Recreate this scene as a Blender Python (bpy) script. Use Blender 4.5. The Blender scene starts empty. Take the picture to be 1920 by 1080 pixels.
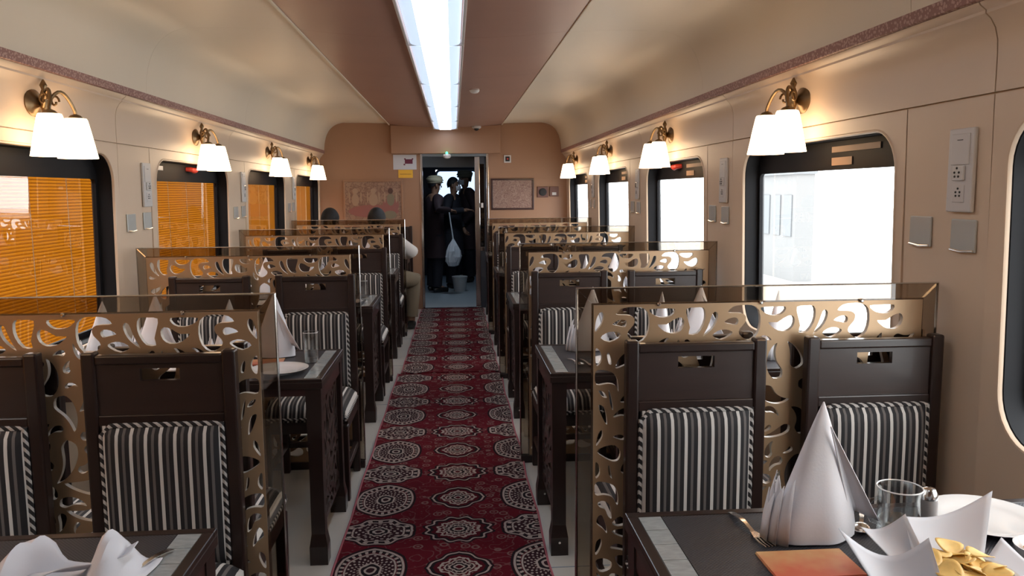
import bpy, bmesh, math, random
from math import pi, sin, cos, radians as R
from mathutils import Vector, Matrix

# ------------------------------------------------------------------ camera, world, lights, exposure
sc = bpy.context.scene
COL = sc.collection
cam_d = bpy.data.cameras.new('camera'); cam = bpy.data.objects.new('camera', cam_d); COL.objects.link(cam)
cam_d.sensor_width = 36.0; cam_d.lens = 1500.0 / 1920.0 * 36.0; cam_d.clip_start = 0.05; cam_d.clip_end = 200
YAW, PITCH, ROLL, CAMH = 0.0719, 0.1203, -0.0077, 1.46
_fw = Vector((sin(YAW)*cos(PITCH), cos(YAW)*cos(PITCH), -sin(PITCH)))
_rt = Vector((cos(YAW), -sin(YAW), 0)); _up = _rt.cross(_fw)
_r = cos(ROLL)*_rt + sin(ROLL)*_up; _u = -sin(ROLL)*_rt + cos(ROLL)*_up
_m = Matrix((_r, _u, -_fw)).transposed().to_4x4(); _m.translation = (0, 0, CAMH)
cam.matrix_world = _m
sc.camera = cam
sc.view_settings.view_transform = 'Standard'; sc.view_settings.look = 'None'
sc.view_settings.gamma = 1.0; sc.view_settings.use_curve_mapping = False
sc.view_settings.exposure = 0.68

W = bpy.data.worlds.new('overcast_sky'); sc.world = W; W.use_nodes = True
W.node_tree.nodes['Background'].inputs[0].default_value = (0.95, 0.98, 1.0, 1)
SKY = 4.2
W.node_tree.nodes['Background'].inputs[1].default_value = SKY

cy = sc.cycles
cy.max_bounces = 8; cy.diffuse_bounces = 4; cy.glossy_bounces = 4; cy.transmission_bounces = 6; cy.transparent_max_bounces = 16
cy.use_adaptive_sampling = True; cy.adaptive_threshold = 0.03
cy.caustics_reflective = False; cy.caustics_refractive = False; cy.sample_clamp_indirect = 6.0

# main emission levels of the lamps the car has
CEIL_LIGHT = 4.6
SCONCE = 3.7
VEST = 1.0

# ------------------------------------------------------------------ node helpers
def new_mat(name):
    m = bpy.data.materials.new(name); m.use_nodes = True
    nt = m.node_tree; b = nt.nodes['Principled BSDF']
    return m, nt, b
def setin(b, **k):
    for n, v in k.items():
        b.inputs[n.replace('_', ' ')].default_value = v
def mat(name, col, rough=0.5, metal=0.0, var=0.0, scale=(8, 8, 8), bump=0.0, bscale=60.0, spec=None, coat=0.0, trans=0.0):
    m, nt, b = new_mat(name)
    c = (*col, 1)
    b.inputs['Base Color'].default_value = c; b.inputs['Roughness'].default_value = rough
    b.inputs['Metallic'].default_value = metal
    if spec is not None: b.inputs['Specular IOR Level'].default_value = spec
    if coat: b.inputs['Coat Weight'].default_value = coat; b.inputs['Coat Roughness'].default_value = 0.08
    if trans: b.inputs['Transmission Weight'].default_value = trans
    if var or bump:
        tc = nt.nodes.new('ShaderNodeTexCoord'); mp = nt.nodes.new('ShaderNodeMapping')
        mp.inputs['Scale'].default_value = scale
        nt.links.new(tc.outputs['Object'], mp.inputs[0])
    if var:
        nz = nt.nodes.new('ShaderNodeTexNoise'); nz.inputs['Scale'].default_value = 1.0; nz.inputs['Detail'].default_value = 4
        nt.links.new(mp.outputs[0], nz.inputs[0])
        mx = nt.nodes.new('ShaderNodeMix'); mx.data_type = 'RGBA'
        mx.inputs[6].default_value = tuple(max(0, x*(1-var)) for x in col) + (1,)
        mx.inputs[7].default_value = tuple(min(1, x*(1+var)) for x in col) + (1,)
        nt.links.new(nz.outputs[0], mx.inputs[0]); nt.links.new(mx.outputs[2], b.inputs['Base Color'])
    if bump:
        n2 = nt.nodes.new('ShaderNodeTexNoise'); n2.inputs['Scale'].default_value = bscale; n2.inputs['Detail'].default_value = 3
        nt.links.new(tc.outputs['Object'], n2.inputs[0])
        bp = nt.nodes.new('ShaderNodeBump'); bp.inputs['Strength'].default_value = bump; bp.inputs['Distance'].default_value = 0.004
        nt.links.new(n2.outputs[0], bp.inputs['Height']); nt.links.new(bp.outputs[0], b.inputs['Normal'])
    return m
class E:
    """small expression builder over shader math nodes"""
    nt = None
    def __init__(s, v): s.v = v
    @staticmethod
    def op(o, *a):
        n = E.nt.nodes.new('ShaderNodeMath'); n.operation = o
        for i, x in enumerate(a):
            if isinstance(x, E): x = x.v
            if isinstance(x, (int, float)): n.inputs[i].default_value = x
            else: E.nt.links.new(x, n.inputs[i])
        return E(n.outputs[0])
    def __add__(s, o): return E.op('ADD', s, o)
    __radd__ = __add__
    def __sub__(s, o): return E.op('SUBTRACT', s, o)
    def __rsub__(s, o): return E.op('SUBTRACT', o, s)
    def __mul__(s, o): return E.op('MULTIPLY', s, o)
    __rmul__ = __mul__
    def __truediv__(s, o): return E.op('DIVIDE', s, o)
    def lt(s, o): return E.op('LESS_THAN', s, o)
    def gt(s, o): return E.op('GREATER_THAN', s, o)
    def abs(s): return E.op('ABSOLUTE', s)
    def sqrt(s): return E.op('SQRT', s)
    def sin(s): return E.op('SINE', s)
    def cos(s): return E.op('COSINE', s)
    def fract(s): return E.op('FRACT', s)
    def max(s, o): return E.op('MAXIMUM', s, o)
    def min(s, o): return E.op('MINIMUM', s, o)
    def atan2(s, o): return E.op('ARCTAN2', s, o)
    def band(s, c, w): return (s - c).abs().lt(w)
    def rep(s, c, p): return ((s - c) / p + 0.5).fract() * p - p*0.5   # signed distance to the nearest centre
def mixcol(nt, fac, a, b):
    mx = nt.nodes.new('ShaderNodeMix'); mx.data_type = 'RGBA'
    nt.links.new(fac.v if isinstance(fac, E) else fac, mx.inputs[0])
    for i, x in ((6, a), (7, b)):
        if isinstance(x, tuple): mx.inputs[i].default_value = (*x, 1)
        else: nt.links.new(x, mx.inputs[i])
    return mx.outputs[2]
def objxyz(nt):
    tc = nt.nodes.new('ShaderNodeTexCoord'); sp = nt.nodes.new('ShaderNodeSeparateXYZ')
    nt.links.new(tc.outputs['Object'], sp.inputs[0]); E.nt = nt
    return E(sp.outputs[0]), E(sp.outputs[1]), E(sp.outputs[2]), tc

# ------------------------------------------------------------------ materials
M = {}
M['cream'] = mat('cream_wall_laminate', (0.70, 0.545, 0.405), 0.38, var=0.05, scale=(2, 2, 2))
M['shell'] = mat('outer_shell_grey', (0.35, 0.33, 0.32), 0.7)
M['cove'] = mat('cove_ceiling_offwhite', (0.78, 0.695, 0.565), 0.42, var=0.04, scale=(2, 2, 2))
M['tan'] = mat('tan_ceiling_laminate', (0.36, 0.205, 0.155), 0.36, var=0.10, scale=(1.5, 3, 1.5))
M['endwall'] = mat('end_wall_tan_laminate', (0.36, 0.20, 0.12), 0.42, var=0.06, scale=(2, 2, 2))
M['trimwood'] = mat('endwall_rail', (0.36, 0.20, 0.12), 0.4)
M['floor'] = mat('grey_vinyl_floor', (0.44, 0.415, 0.38), 0.30, var=0.08, scale=(5, 5, 5))
M['wood'] = mat('dark_mahogany', (0.020, 0.0098, 0.0080), 0.32, var=0.35, scale=(30, 30, 3), coat=0.12)
M['woodred'] = mat('dark_mahogany_apron', (0.038, 0.013, 0.013), 0.28, var=0.3, scale=(3, 30, 30), coat=0.3)
M['black'] = mat('black_window_frame', (0.010, 0.010, 0.012), 0.55, spec=0.15)
M['rubber'] = mat('dark_rubber', (0.02, 0.02, 0.02), 0.6)
M['gold'] = mat('bronze_gold_carved_sheet', (0.44, 0.295, 0.175), 0.34, metal=0.5)
M['cut_edge'] = mat('cut_edge_highlight', (0.60, 0.54, 0.46), 0.35)  # bright highlight on the cut faces put into a paler colour than the sheet
M['carved_dark'] = mat('dark_carved_board', (0.04, 0.026, 0.022), 0.3, coat=0.2)
M['chrome'] = mat('polished_steel', (0.75, 0.74, 0.73), 0.16, metal=1.0)
M['brass'] = mat('antique_brass', (0.24, 0.165, 0.09), 0.34, metal=1.0)
M['white'] = mat('white_plastic', (0.62, 0.60, 0.59), 0.35)
M['linen'] = mat('white_linen', (0.68, 0.67, 0.70), 0.85, bump=0.06, bscale=220)
M['paper'] = mat('white_paper', (0.58, 0.59, 0.63), 0.8)
M['china'] = mat('white_china', (0.66, 0.65, 0.64), 0.12, coat=0.3)
M['mat'] = None
M['dark'] = mat('matte_black', (0.012, 0.012, 0.013), 0.6)
M['hair'] = mat('black_hair', (0.008, 0.008, 0.010), 0.65, bump=0.6, bscale=90)
M['skin'] = mat('brown_skin', (0.30, 0.16, 0.10), 0.55)
M['coat'] = mat('dark_maroon_coat', (0.030, 0.014, 0.018), 0.8)
M['coatnavy'] = mat('dark_navy_coat', (0.014, 0.014, 0.022), 0.8)
M['turban'] = mat('beige_turban_cloth', (0.50, 0.44, 0.30), 0.85, bump=0.4, bscale=40)
M['turban2'] = mat('olive_turban_cloth', (0.20, 0.19, 0.14), 0.85, bump=0.4, bscale=40)
M['mask'] = mat('white_face_mask', (0.8, 0.8, 0.82), 0.8)
M['shirt'] = mat('white_shirt', (0.52, 0.48, 0.45), 0.85)
M['khaki'] = mat('khaki_trousers', (0.15, 0.115, 0.075), 0.85)
M['shoe'] = mat('black_shoe_leather', (0.012, 0.012, 0.012), 0.35)
M['bag'] = mat('crinkled_white_plastic_bag', (0.75, 0.80, 0.86), 0.25, bump=1.0, bscale=45)
M['bucket'] = mat('pale_plastic_bucket', (0.55, 0.57, 0.58), 0.4)
M['yellow'] = mat('yellow_paper', (0.85, 0.48, 0.05), 0.7)
M['maroonink'] = mat('maroon_print', (0.14, 0.02, 0.05), 0.7)
M['redplastic'] = mat('red_plastic', (0.55, 0.05, 0.03), 0.35)
M['plate_clear'] = mat('translucent_bluish_plastic', (0.46, 0.49, 0.48), 0.25, coat=0.5)
M['chip'] = mat('golden_potato_chip', (0.74, 0.49, 0.15), 0.55, var=0.25, scale=(60, 60, 60))
M['snack'] = mat('orange_fried_snack', (0.75, 0.36, 0.08), 0.6, var=0.3, scale=(90, 90, 90))
M['bluegrey'] = mat('vestibule_grey_blue_panel', (0.24, 0.28, 0.33), 0.5)
M['vfloor'] = mat('vestibule_floor', (0.36, 0.42, 0.46), 0.4)
M['vdark'] = mat('vestibule_dark_wall', (0.05, 0.055, 0.07), 0.5)
M['ground'] = mat('outside_ballast', (0.70, 0.68, 0.66), 0.9)
M['bldg'] = mat('outside_pale_coach', (0.72, 0.70, 0.70), 0.8)
M['bldgwin'] = mat('outside_coach_window', (0.17, 0.18, 0.19), 0.7)
M['binding'] = mat('carpet_pink_binding', (0.30, 0.08, 0.10), 0.9)
M['speaker'] = mat('brown_speaker_box', (0.16, 0.07, 0.055), 0.5)
M['redcard'] = None
M['shaker'] = mat('grey_ceramic', (0.30, 0.27, 0.26), 0.35)

def emis(name, col, st):
    m = bpy.data.materials.new(name); m.use_nodes = True; nt = m.node_tree
    b = nt.nodes['Principled BSDF']
    b.inputs['Base Color'].default_value = (*col, 1); b.inputs['Roughness'].default_value = 0.4
    b.inputs['Emission Color'].default_value = (*col, 1); b.inputs['Emission Strength'].default_value = st
    return m
M['diffuser'] = emis('cool_white_diffuser', (0.78, 0.88, 1.0), CEIL_LIGHT)
M['diffuser_edge'] = emis('cool_white_diffuser_edge', (0.62, 0.78, 1.0), 0.55)
M['bldgwall'] = mat('outside_grey_wall', (0.21, 0.21, 0.21), 0.9)
M['shade'] = emis('warm_opal_glass_shade', (1.0, 0.73, 0.46), SCONCE)
M['green'] = emis('green_indicator', (0.05, 1.0, 0.35), 3.0)
M['vfill'] = emis('vestibule_fill_glow', (0.70, 0.85, 1.0), 16.0)  # glow of the added vestibule fill light
M['vlight'] = emis('vestibule_window_daylight', (0.55, 0.72, 1.0), VEST)

def glass_mat(name, tint, gloss_col=(1, 1, 1), rough=0.0, ior=1.5, blend=None):
    m = bpy.data.materials.new(name); m.use_nodes = True; nt = m.node_tree; nt.nodes.clear()
    out = nt.nodes.new('ShaderNodeOutputMaterial'); mx = nt.nodes.new('ShaderNodeMixShader')
    t = nt.nodes.new('ShaderNodeBsdfTransparent'); g = nt.nodes.new('ShaderNodeBsdfGlossy')
    t.inputs[0].default_value = (*tint, 1); g.inputs[0].default_value = (*gloss_col, 1); g.inputs['Roughness'].default_value = rough
    lw = nt.nodes.new('ShaderNodeLayerWeight'); lw.inputs[0].default_value = 0.5; E.nt = nt
    f = E.op('POWER', E(lw.outputs['Facing']), 4.0) * 0.85 + ((ior - 1)/(ior + 1))**2 * 1.6
    nt.links.new(f.v, mx.inputs[0]); nt.links.new(t.outputs[0], mx.inputs[1]); nt.links.new(g.outputs[0], mx.inputs[2])
    nt.links.new(mx.outputs[0], out.inputs[0])
    return m
M['pane'] = glass_mat('window_glass', (0.93, 0.95, 0.95), ior=1.5)
M['smoke'] = glass_mat('smoked_acrylic', (0.62, 0.565, 0.50), rough=0.03, ior=1.6)
M['tumbler'] = glass_mat('clear_drinking_glass', (0.90, 0.91, 0.91), ior=1.6)

def blind_mat():
    m = bpy.data.materials.new('orange_blind_slat'); m.use_nodes = True; nt = m.node_tree; nt.nodes.clear()
    out = nt.nodes.new('ShaderNodeOutputMaterial'); mx = nt.nodes.new('ShaderNodeMixShader'); mx.inputs[0].default_value = 0.62
    d = nt.nodes.new('ShaderNodeBsdfDiffuse'); t = nt.nodes.new('ShaderNodeBsdfTranslucent')
    d.inputs[0].default_value = (0.24, 0.085, 0.016, 1); t.inputs[0].default_value = (0.205, 0.065, 0.0025, 1)
    nt.links.new(d.outputs[0], mx.inputs[1]); nt.links.new(t.outputs[0], mx.inputs[2]); nt.links.new(mx.outputs[0], out.inputs[0])
    return m
M['blind'] = blind_mat()

def stripe_mat(name, axis='x', dash=False):
    m, nt, b = new_mat(name)
    x, y, z, tc = objxyz(nt)
    if dash:
        u = ((x + z*1.0 + y) * (1/0.026)).fract()
        c = mixcol(nt, u.lt(0.45), (0.010, 0.008, 0.009), (0.46, 0.43, 0.41))
    else:
        u = (x * (1/0.038) + 0.16).fract()
        bright = u.band(0.22, 0.115); dim = u.band(0.70, 0.095)
        c0 = mixcol(nt, dim, (0.010, 0.008, 0.010), (0.115, 0.10, 0.095))
        c = mixcol(nt, bright, c0, (0.55, 0.52, 0.49))
    nt.links.new(c, b.inputs['Base Color']); b.inputs['Roughness'].default_value = 0.75
    return m
M['stripe'] = stripe_mat('black_and_white_striped_fabric')
M['piping'] = stripe_mat('striped_piping', dash=True)

def placemat_mat():
    m, nt, b = new_mat('charcoal_woven_table_top')
    x, y, z, tc = objxyz(nt)
    a = (x*2*pi/0.0075).sin(); c = (y*2*pi/0.0075).sin()
    w = (a*c).gt(0.0)
    col = mixcol(nt, w, (0.016, 0.016, 0.020), (0.044, 0.044, 0.052))
    nt.links.new(col, b.inputs['Base Color']); b.inputs['Roughness'].default_value = 0.42
    bp = nt.nodes.new('ShaderNodeBump'); bp.inputs['Strength'].default_value = 0.25; bp.inputs['Distance'].default_value = 0.001
    nt.links.new((a*c).v, bp.inputs['Height']); nt.links.new(bp.outputs[0], b.inputs['Normal'])
    return m
M['mat'] = placemat_mat()
M['tile'] = mat('pale_grey_inlay_tile', (0.33, 0.345, 0.34), 0.16, var=0.35, scale=(40, 90, 40), coat=0.3)

def card_mat():
    m, nt, b = new_mat('orange_red_printed_card')
    x, y, z, tc = objxyz(nt)
    nz = nt.nodes.new('ShaderNodeTexNoise'); nz.inputs['Scale'].default_value = 30; nt.links.new(tc.outputs['Object'], nz.inputs[0])
    f = (y*9 + E(nz.outputs[0])*0.9 - 0.1)
    c = mixcol(nt, f.max(0.0).min(1.0), (0.52, 0.12, 0.06), (0.60, 0.36, 0.16))
    nt.links.new(c, b.inputs['Base Color']); b.inputs['Roughness'].default_value = 0.35
    return m
M['redcard'] = card_mat()

def band_mat():
    m, nt, b = new_mat('pink_speckled_cornice_band')
    x, y, z, tc = objxyz(nt)
    v = nt.nodes.new('ShaderNodeTexVoronoi'); v.inputs['Scale'].default_value = 90; nt.links.new(tc.outputs['Object'], v.inputs[0])
    c = mixcol(nt, E(v.outputs['Distance']).gt(0.42), (0.48, 0.30, 0.25), (0.28, 0.135, 0.115))
    nt.links.new(c, b.inputs['Base Color']); b.inputs['Roughness'].default_value = 0.5
    return m
M['band'] = band_mat()

def carpet_mat(name, shift):
    m, nt, b = new_mat(name)
    x, y, z, tc = objxyz(nt)
    nz = nt.nodes.new('ShaderNodeTexNoise'); nz.inputs['Scale'].default_value = 26; nz.inputs['Detail'].default_value = 1
    nt.links.new(tc.outputs['Object'], nz.inputs[0])
    wob = (E(nz.outputs[0]) - 0.5)
    x = x + shift
    cream = None
    def motif(cx, px, cy, py, a, bb, kind, n):
        dx = x.rep(cx, px) / a; dy = y.rep(cy, py) / bb
        th = dy.atan2(dx)
        if kind == 'diamond':
            r = (dx*dx + dy*dy).sqrt()*0.35 + (dx.abs() + dy.abs())*0.62
            r = r * ((th*8.0).cos()*0.05 + 1.0)
        elif kind == 'hex':
            r = (dx*dx + dy*dy).sqrt()*0.6 + (dx.abs()*0.55 + dy.abs()*0.62).max(dx.abs())*0.42
        elif kind == 'flower':
            r = (dx*dx + dy*dy).sqrt()*0.72 + dy.abs()*0.30 + dx.abs()*0.16
            r = r * ((th*n).cos()*0.06 + 1.0)
        else:
            r = (dx*dx + dy*dy).sqrt() * ((th*n).cos()*0.07 + 1.0)
        rr = r + wob*0.10
        return r, rr, th
    layers = []
    for args in ((0.0, 0.69, 3.33, 0.715, 0.140, 0.125, 'rosette', 12.0), (0.0, 0.69, 3.69, 0.715, 0.130, 0.135, 'diamond', 8.0),
                 (-0.345, 0.69, 3.33, 0.715, 0.140, 0.135, 'flower', 8.0), (-0.345, 0.69, 3.69, 0.715, 0.135, 0.165, 'hex', 14.0)):
        r, rr, th = motif(*args); n = args[-1]
        inside = r.lt(1.0)
        pet = ((th*n*1.5).cos() * (rr*31.0).sin()).gt(0.42)
        rays = ((th*n*2.0).cos()).gt(0.2)
        k = args[6]
        ln = r.band(0.965, 0.035).max(rr.band(0.30, 0.03)).max(rr.band(0.14, 0.035))
        if k in ('hex', 'flower'):
            ln = ln.max(r.band(0.74, 0.028)).max(r.band(0.85, 0.06) * rays)
        else:
            ln = ln.max(rr.band(0.62, 0.035)).max(rr.band(0.46, 0.03))
        ln = ln.max(pet * r.band(0.52, 0.19))
        drk = r.band(0.87, 0.055).max(r.band(1.05, 0.035)).max(r.band(0.22, 0.05))
        if k == 'hex': fill = r.lt(0.72)
        elif k == 'flower': fill = r.lt(0.83)
        else: fill = r.band(0.38, 0.10)
        layers.append((inside, ln * inside, drk, fill))
    # ground: little florets, rings and vines
    mp = nt.nodes.new('ShaderNodeTexVoronoi'); mp.inputs['Scale'].default_value = 15; mp.inputs['Randomness'].default_value = 0.75
    nt.links.new(tc.outputs['Object'], mp.inputs[0]); d = E(mp.outputs['Distance'])
    v2 = nt.nodes.new('ShaderNodeTexVoronoi'); v2.inputs['Scale'].default_value = 42; nt.links.new(tc.outputs['Object'], v2.inputs[0])
    n3 = nt.nodes.new('ShaderNodeTexNoise'); n3.inputs['Scale'].default_value = 13; n3.inputs['Detail'].default_value = 0.5
    nt.links.new(tc.outputs['Object'], n3.inputs[0])
    ring = d.band(0.27, 0.05).max(d.lt(0.10))
    dots = E(v2.outputs['Distance']).lt(0.20)
    vine = (E(n3.outputs[0]) - 0.5).abs().lt(0.012)
    n4 = nt.nodes.new('ShaderNodeTexNoise'); n4.inputs['Scale'].default_value = 3; nt.links.new(tc.outputs['Object'], n4.inputs[0])
    base = mixcol(nt, E(n4.outputs[0]), (0.070, 0.0035, 0.008), (0.110, 0.006, 0.013))
    c = mixcol(nt, dots * 0.55, base, (0.125, 0.055, 0.055))
    c = mixcol(nt, vine * 0.6, c, (0.145, 0.07, 0.068))
    c = mixcol(nt, ring * 0.9, c, (0.17, 0.092, 0.086))
    for inside, ln, drk, fill in layers:
        c = mixcol(nt, inside * 1.0, c, (0.060, 0.0035, 0.008))
        c = mixcol(nt, fill * inside * 0.8, c, (0.018, 0.010, 0.013))
        c = mixcol(nt, drk, c, (0.012, 0.008, 0.010))
        c = mixcol(nt, ln, c, (0.33, 0.265, 0.24))
    nt.links.new(c, b.inputs['Base Color']); b.inputs['Roughness'].default_value = 0.95
    b.inputs['Specular IOR Level'].default_value = 0.1
    return m

def art_mat(name, c0, c1, c2, sc_):
    m, nt, b = new_mat(name)
    x, y, z, tc = objxyz(nt)
    n1 = nt.nodes.new('ShaderNodeTexNoise'); n1.inputs['Scale'].default_value = sc_; n1.inputs['Detail'].default_value = 2
    n2 = nt.nodes.new('ShaderNodeTexVoronoi'); n2.inputs['Scale'].default_value = sc_*1.6
    for n in (n1, n2): nt.links.new(tc.outputs['Object'], n.inputs[0])
    l = (E(n1.outputs[0]) - 0.5).abs().lt(0.035).max(E(n2.outputs['Distance']).lt(0.16))
    c = mixcol(nt, E(n1.outputs[0]).gt(0.55), c0, c1)
    c = mixcol(nt, l * 0.8, c, c2)
    nt.links.new(c, b.inputs['Base Color']); b.inputs['Roughness'].default_value = 0.4
    return m
M['art1'] = art_mat('faded_folk_painting', (0.30, 0.185, 0.13), (0.34, 0.215, 0.15), (0.20, 0.11, 0.085), 22)
M['art2'] = art_mat('fine_line_folk_painting', (0.34, 0.225, 0.18), (0.30, 0.19, 0.15), (0.17, 0.08, 0.07), 38)
M['artred'] = mat('faded_red_paint', (0.30, 0.12, 0.105), 0.6)
M['artcream'] = mat('faded_cream_paint', (0.40, 0.275, 0.19), 0.6)
M['artdark'] = mat('dark_brown_paint', (0.10, 0.05, 0.04), 0.6)
M['artgreen'] = mat('faded_green_paint', (0.22, 0.19, 0.13), 0.6)

# ------------------------------------------------------------------ mesh helpers
class MB:
    def __init__(s): s.v = []; s.f = []
    def add(s, vs, fs):
        o = len(s.v); s.v += [tuple(v) for v in vs]; s.f += [tuple(i + o for i in f) for f in fs]; return s
    def box(s, x0, x1, y0, y1, z0, z1):
        vs = [(x, y, z) for x in (x0, x1) for y in (y0, y1) for z in (z0, z1)]
        return s.add(vs, [(0, 1, 3, 2), (4, 6, 7, 5), (0, 4, 5, 1), (2, 3, 7, 6), (0, 2, 6, 4), (1, 5, 7, 3)])
    def hexa(s, bot, top):
        return s.add(list(bot) + list(top), [(3, 2, 1, 0), (4, 5, 6, 7), (0, 1, 5, 4), (1, 2, 6, 5), (2, 3, 7, 6), (3, 0, 4, 7)])
    def lathe(s, prof, c=(0, 0, 0), n=24, cap0=True, cap1=True, sx=1, sy=1):
        o = len(s.v)
        for r, z in prof:
            for i in range(n):
                a = 2*pi*i/n; s.v.append((c[0] + sx*r*cos(a), c[1] + sy*r*sin(a), c[2] + z))
        for k in range(len(prof)-1):
            for i in range(n):
                j = (i+1) % n
                s.f.append((o+k*n+i, o+k*n+j, o+(k+1)*n+j, o+(k+1)*n+i))
        if cap0: s.f.append(tuple(o + i for i in reversed(range(n))))
        if cap1: s.f.append(tuple(o + (len(prof)-1)*n + i for i in range(n)))
        return s
    def tube(s, pts, r, n=8, closed=False):
        pts = [Vector(p) for p in pts]; m = len(pts); rs = r if isinstance(r, (list, tuple)) else [r]*m
        o = len(s.v); prev = None
        for i, p in enumerate(pts):
            if closed: d = pts[(i+1) % m] - pts[i-1]
            else: d = pts[min(i+1, m-1)] - pts[max(i-1, 0)]
            d.normalize()
            if prev is None: u = d.orthogonal().normalized()
            else:
                u = prev - d*prev.dot(d)
                u = u.normalized() if u.length > 1e-6 else d.orthogonal().normalized()
            prev = u; w = d.cross(u)
            for k in range(n):
                a = 2*pi*k/n; q = p + (u*cos(a) + w*sin(a))*rs[i]; s.v.append(tuple(q))
        for i in range(m if closed else m-1):
            for k in range(n):
                l = (k+1) % n; j = (i+1) % m
                s.f.append((o+i*n+k, o+i*n+l, o+j*n+l, o+j*n+k))
        if not closed:
            s.f.append(tuple(o+k for k in reversed(range(n)))); s.f.append(tuple(o+(m-1)*n+k for k in range(n)))
        return s
    def mesh(s, name, smooth=False):
        me = bpy.data.meshes.new(name); me.from_pydata(s.v, [], s.f); me.update()
        bm = bmesh.new(); bm.from_mesh(me); bmesh.ops.recalc_face_normals(bm, faces=bm.faces); bm.to_mesh(me); bm.free()
        if smooth:
            me.polygons.foreach_set('use_smooth', [True]*len(me.polygons))
            try: me.set_sharp_from_angle(angle=R(40))
            except Exception: pass
        return me
    def build(s, name, m, parent=None, smooth=False, bevel=0.0, seg=2):
        me = s.mesh(name, smooth and not bevel)
        if bevel:
            bm = bmesh.new(); bm.from_mesh(me)
            bmesh.ops.bevel(bm, geom=list(bm.edges), offset=bevel, segments=seg, profile=0.5, affect='EDGES', clamp_overlap=True)
            bm.to_mesh(me); bm.free()
            if smooth: me.polygons.foreach_set('use_smooth', [True]*len(me.polygons))
        return link(name, me, m, parent)
def link(name, me, m, parent=None, loc=None):
    o = bpy.data.objects.new(name, me); COL.objects.link(o)
    if m is not None:
        if len(me.materials) == 0: me.materials.append(M[m] if isinstance(m, str) else m)
    if parent is not None: o.parent = parent
    if loc is not None: o.location = loc
    return o
def tag(o, label, cat=None, group=None, kind=None):
    if label: o['label'] = label
    if cat: o['category'] = cat
    if group: o['group'] = group
    if kind: o['kind'] = kind
    return o
def thing(name, label, cat, loc=(0, 0, 0), rz=0.0, group=None):
    o = bpy.data.objects.new(name, None); COL.objects.link(o); o.location = loc; o.rotation_euler = (0, 0, rz)
    o.empty_display_size = 0.1
    return tag(o, label, cat, group)
def struct(o, label=None):
    o['kind'] = 'structure'
    if label: o['label'] = label
    return o
KIDS = {}
def copy_tree(o, parent=None):
    c = o.copy(); COL.objects.link(c)
    if parent is not None: c.parent = parent
    for ch in o.children: copy_tree(ch, c)
    return c
def loop_rr(y0, y1, z0, z1, r, n=8):
    """rounded rectangle loop, counter clockwise, 4*(n+1) points"""
    pts = []
    for cx, cz, a0 in ((y1-r, z1-r, 0), (y0+r, z1-r, pi/2), (y0+r, z0+r, pi), (y1-r, z0+r, 1.5*pi)):
        for i in range(n+1):
            a = a0 + (pi/2)*i/n; pts.append((cx + r*cos(a), cz + r*sin(a)))
    return pts
def loop_rect(y0, y1, z0, z1, n=8):
    """rectangle loop with the same count, matched corner by corner"""
    pts = []
    cy, cz = (y0+y1)/2, (z0+z1)/2
    for (ky, kz), (sy, sz) in (((y1, z1), (0, 1)), ((y0, z1), (1, 0)), ((y0, z0), (0, 1)), ((y1, z0), (1, 0))):
        for i in range(n+1):
            t = i/n*2 - 1                     # -1 .. 1 around the corner
            # arrive along one side, leave along the other
            f = 0.12
            if (ky, kz) == (y1, z1): p = (ky, kz - f*(-t)) if t < 0 else (ky - f*t, kz)
            elif (ky, kz) == (y0, z1): p = (ky + f*(-t), kz) if t < 0 else (ky, kz - f*t)
            elif (ky, kz) == (y0, z0): p = (ky, kz + f*(-t)) if t < 0 else (ky + f*t, kz)
            else: p = (ky - f*(-t), kz) if t < 0 else (ky, kz + f*t)
            pts.append(p)
    return pts
def bridge(mb, loops):
    """loops: lists of 3D points with equal counts, bridged in order"""
    n = len(loops[0]); o = len(mb.v)
    for lp in loops: mb.v += [tuple(p) for p in lp]
    for k in range(len(loops)-1):
        for i in range(n):
            j = (i+1) % n
            mb.f.append((o+k*n+i, o+k*n+j, o+(k+1)*n+j, o+(k+1)*n+i))
    return mb
ORD = ['front', 'second', 'third', 'fourth', 'last']

# ------------------------------------------------------------------ the car: walls, windows, ceiling, floor
PITCHY = 1.97
YB, YE = -1.6, 10.0
SIDE = {'right': dict(s=1, X=1.41, wc=3.17, hw=0.675, seam=2.03, pier=2.433),
        'left': dict(s=-1, X=1.62, wc=3.29, hw=0.705, seam=2.086, pier=2.497)}
def lean(z): return 0.016*min(1.0, max(0.0, (1.65 - z)/0.75))
def WP(S, y, z, d): return (S['s']*(S['X'] + lean(z) + d), y, z)
WZ0, WZ1 = 0.80, 1.645
def WC(S, k): return S['wc'] + PITCHY*k + (0.085 if (k < 0 and S['s'] > 0) else 0.0)
bay_range = {'right': range(-1, 4), 'left': range(-1, 4)}
def wall_panel(S, y0, y1, z0, z1, parent, name='wall_panel'):
    g = 0.0025
    mb = MB(); zs = [z0+g, (z0+z1)/2 if z1 < 1.75 else z1-g, z1-g] if z1 < 1.75 else [z0+g, z1-g]
    if z1 < 1.75: zs = [z0+g, 0.9, 1.25, z1-g]
    n = len(zs)
    vs = []; fs = []
    for d in (0.0, 0.012):
        for z in zs:
            for y in (y0+g, y1-g): vs.append(WP(S, y, z, d))
    for i in range(n-1):
        fs.append((2*i, 2*i+1, 2*i+3, 2*i+2))
        o = 2*n; fs.append((o+2*i, o+2*i+1, o+2*i+3, o+2*i+2))
        for e in (0, 1): fs.append((2*i+e, 2*i+2+e, o+2*i+2+e, o+2*i+e))
    fs.append((0, 1, 2*n+1, 2*n)); fs.append((2*n-2, 2*n-1, 4*n-1, 4*n-2))
    return mb.add(vs, fs).build(name, 'cream', parent)
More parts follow.
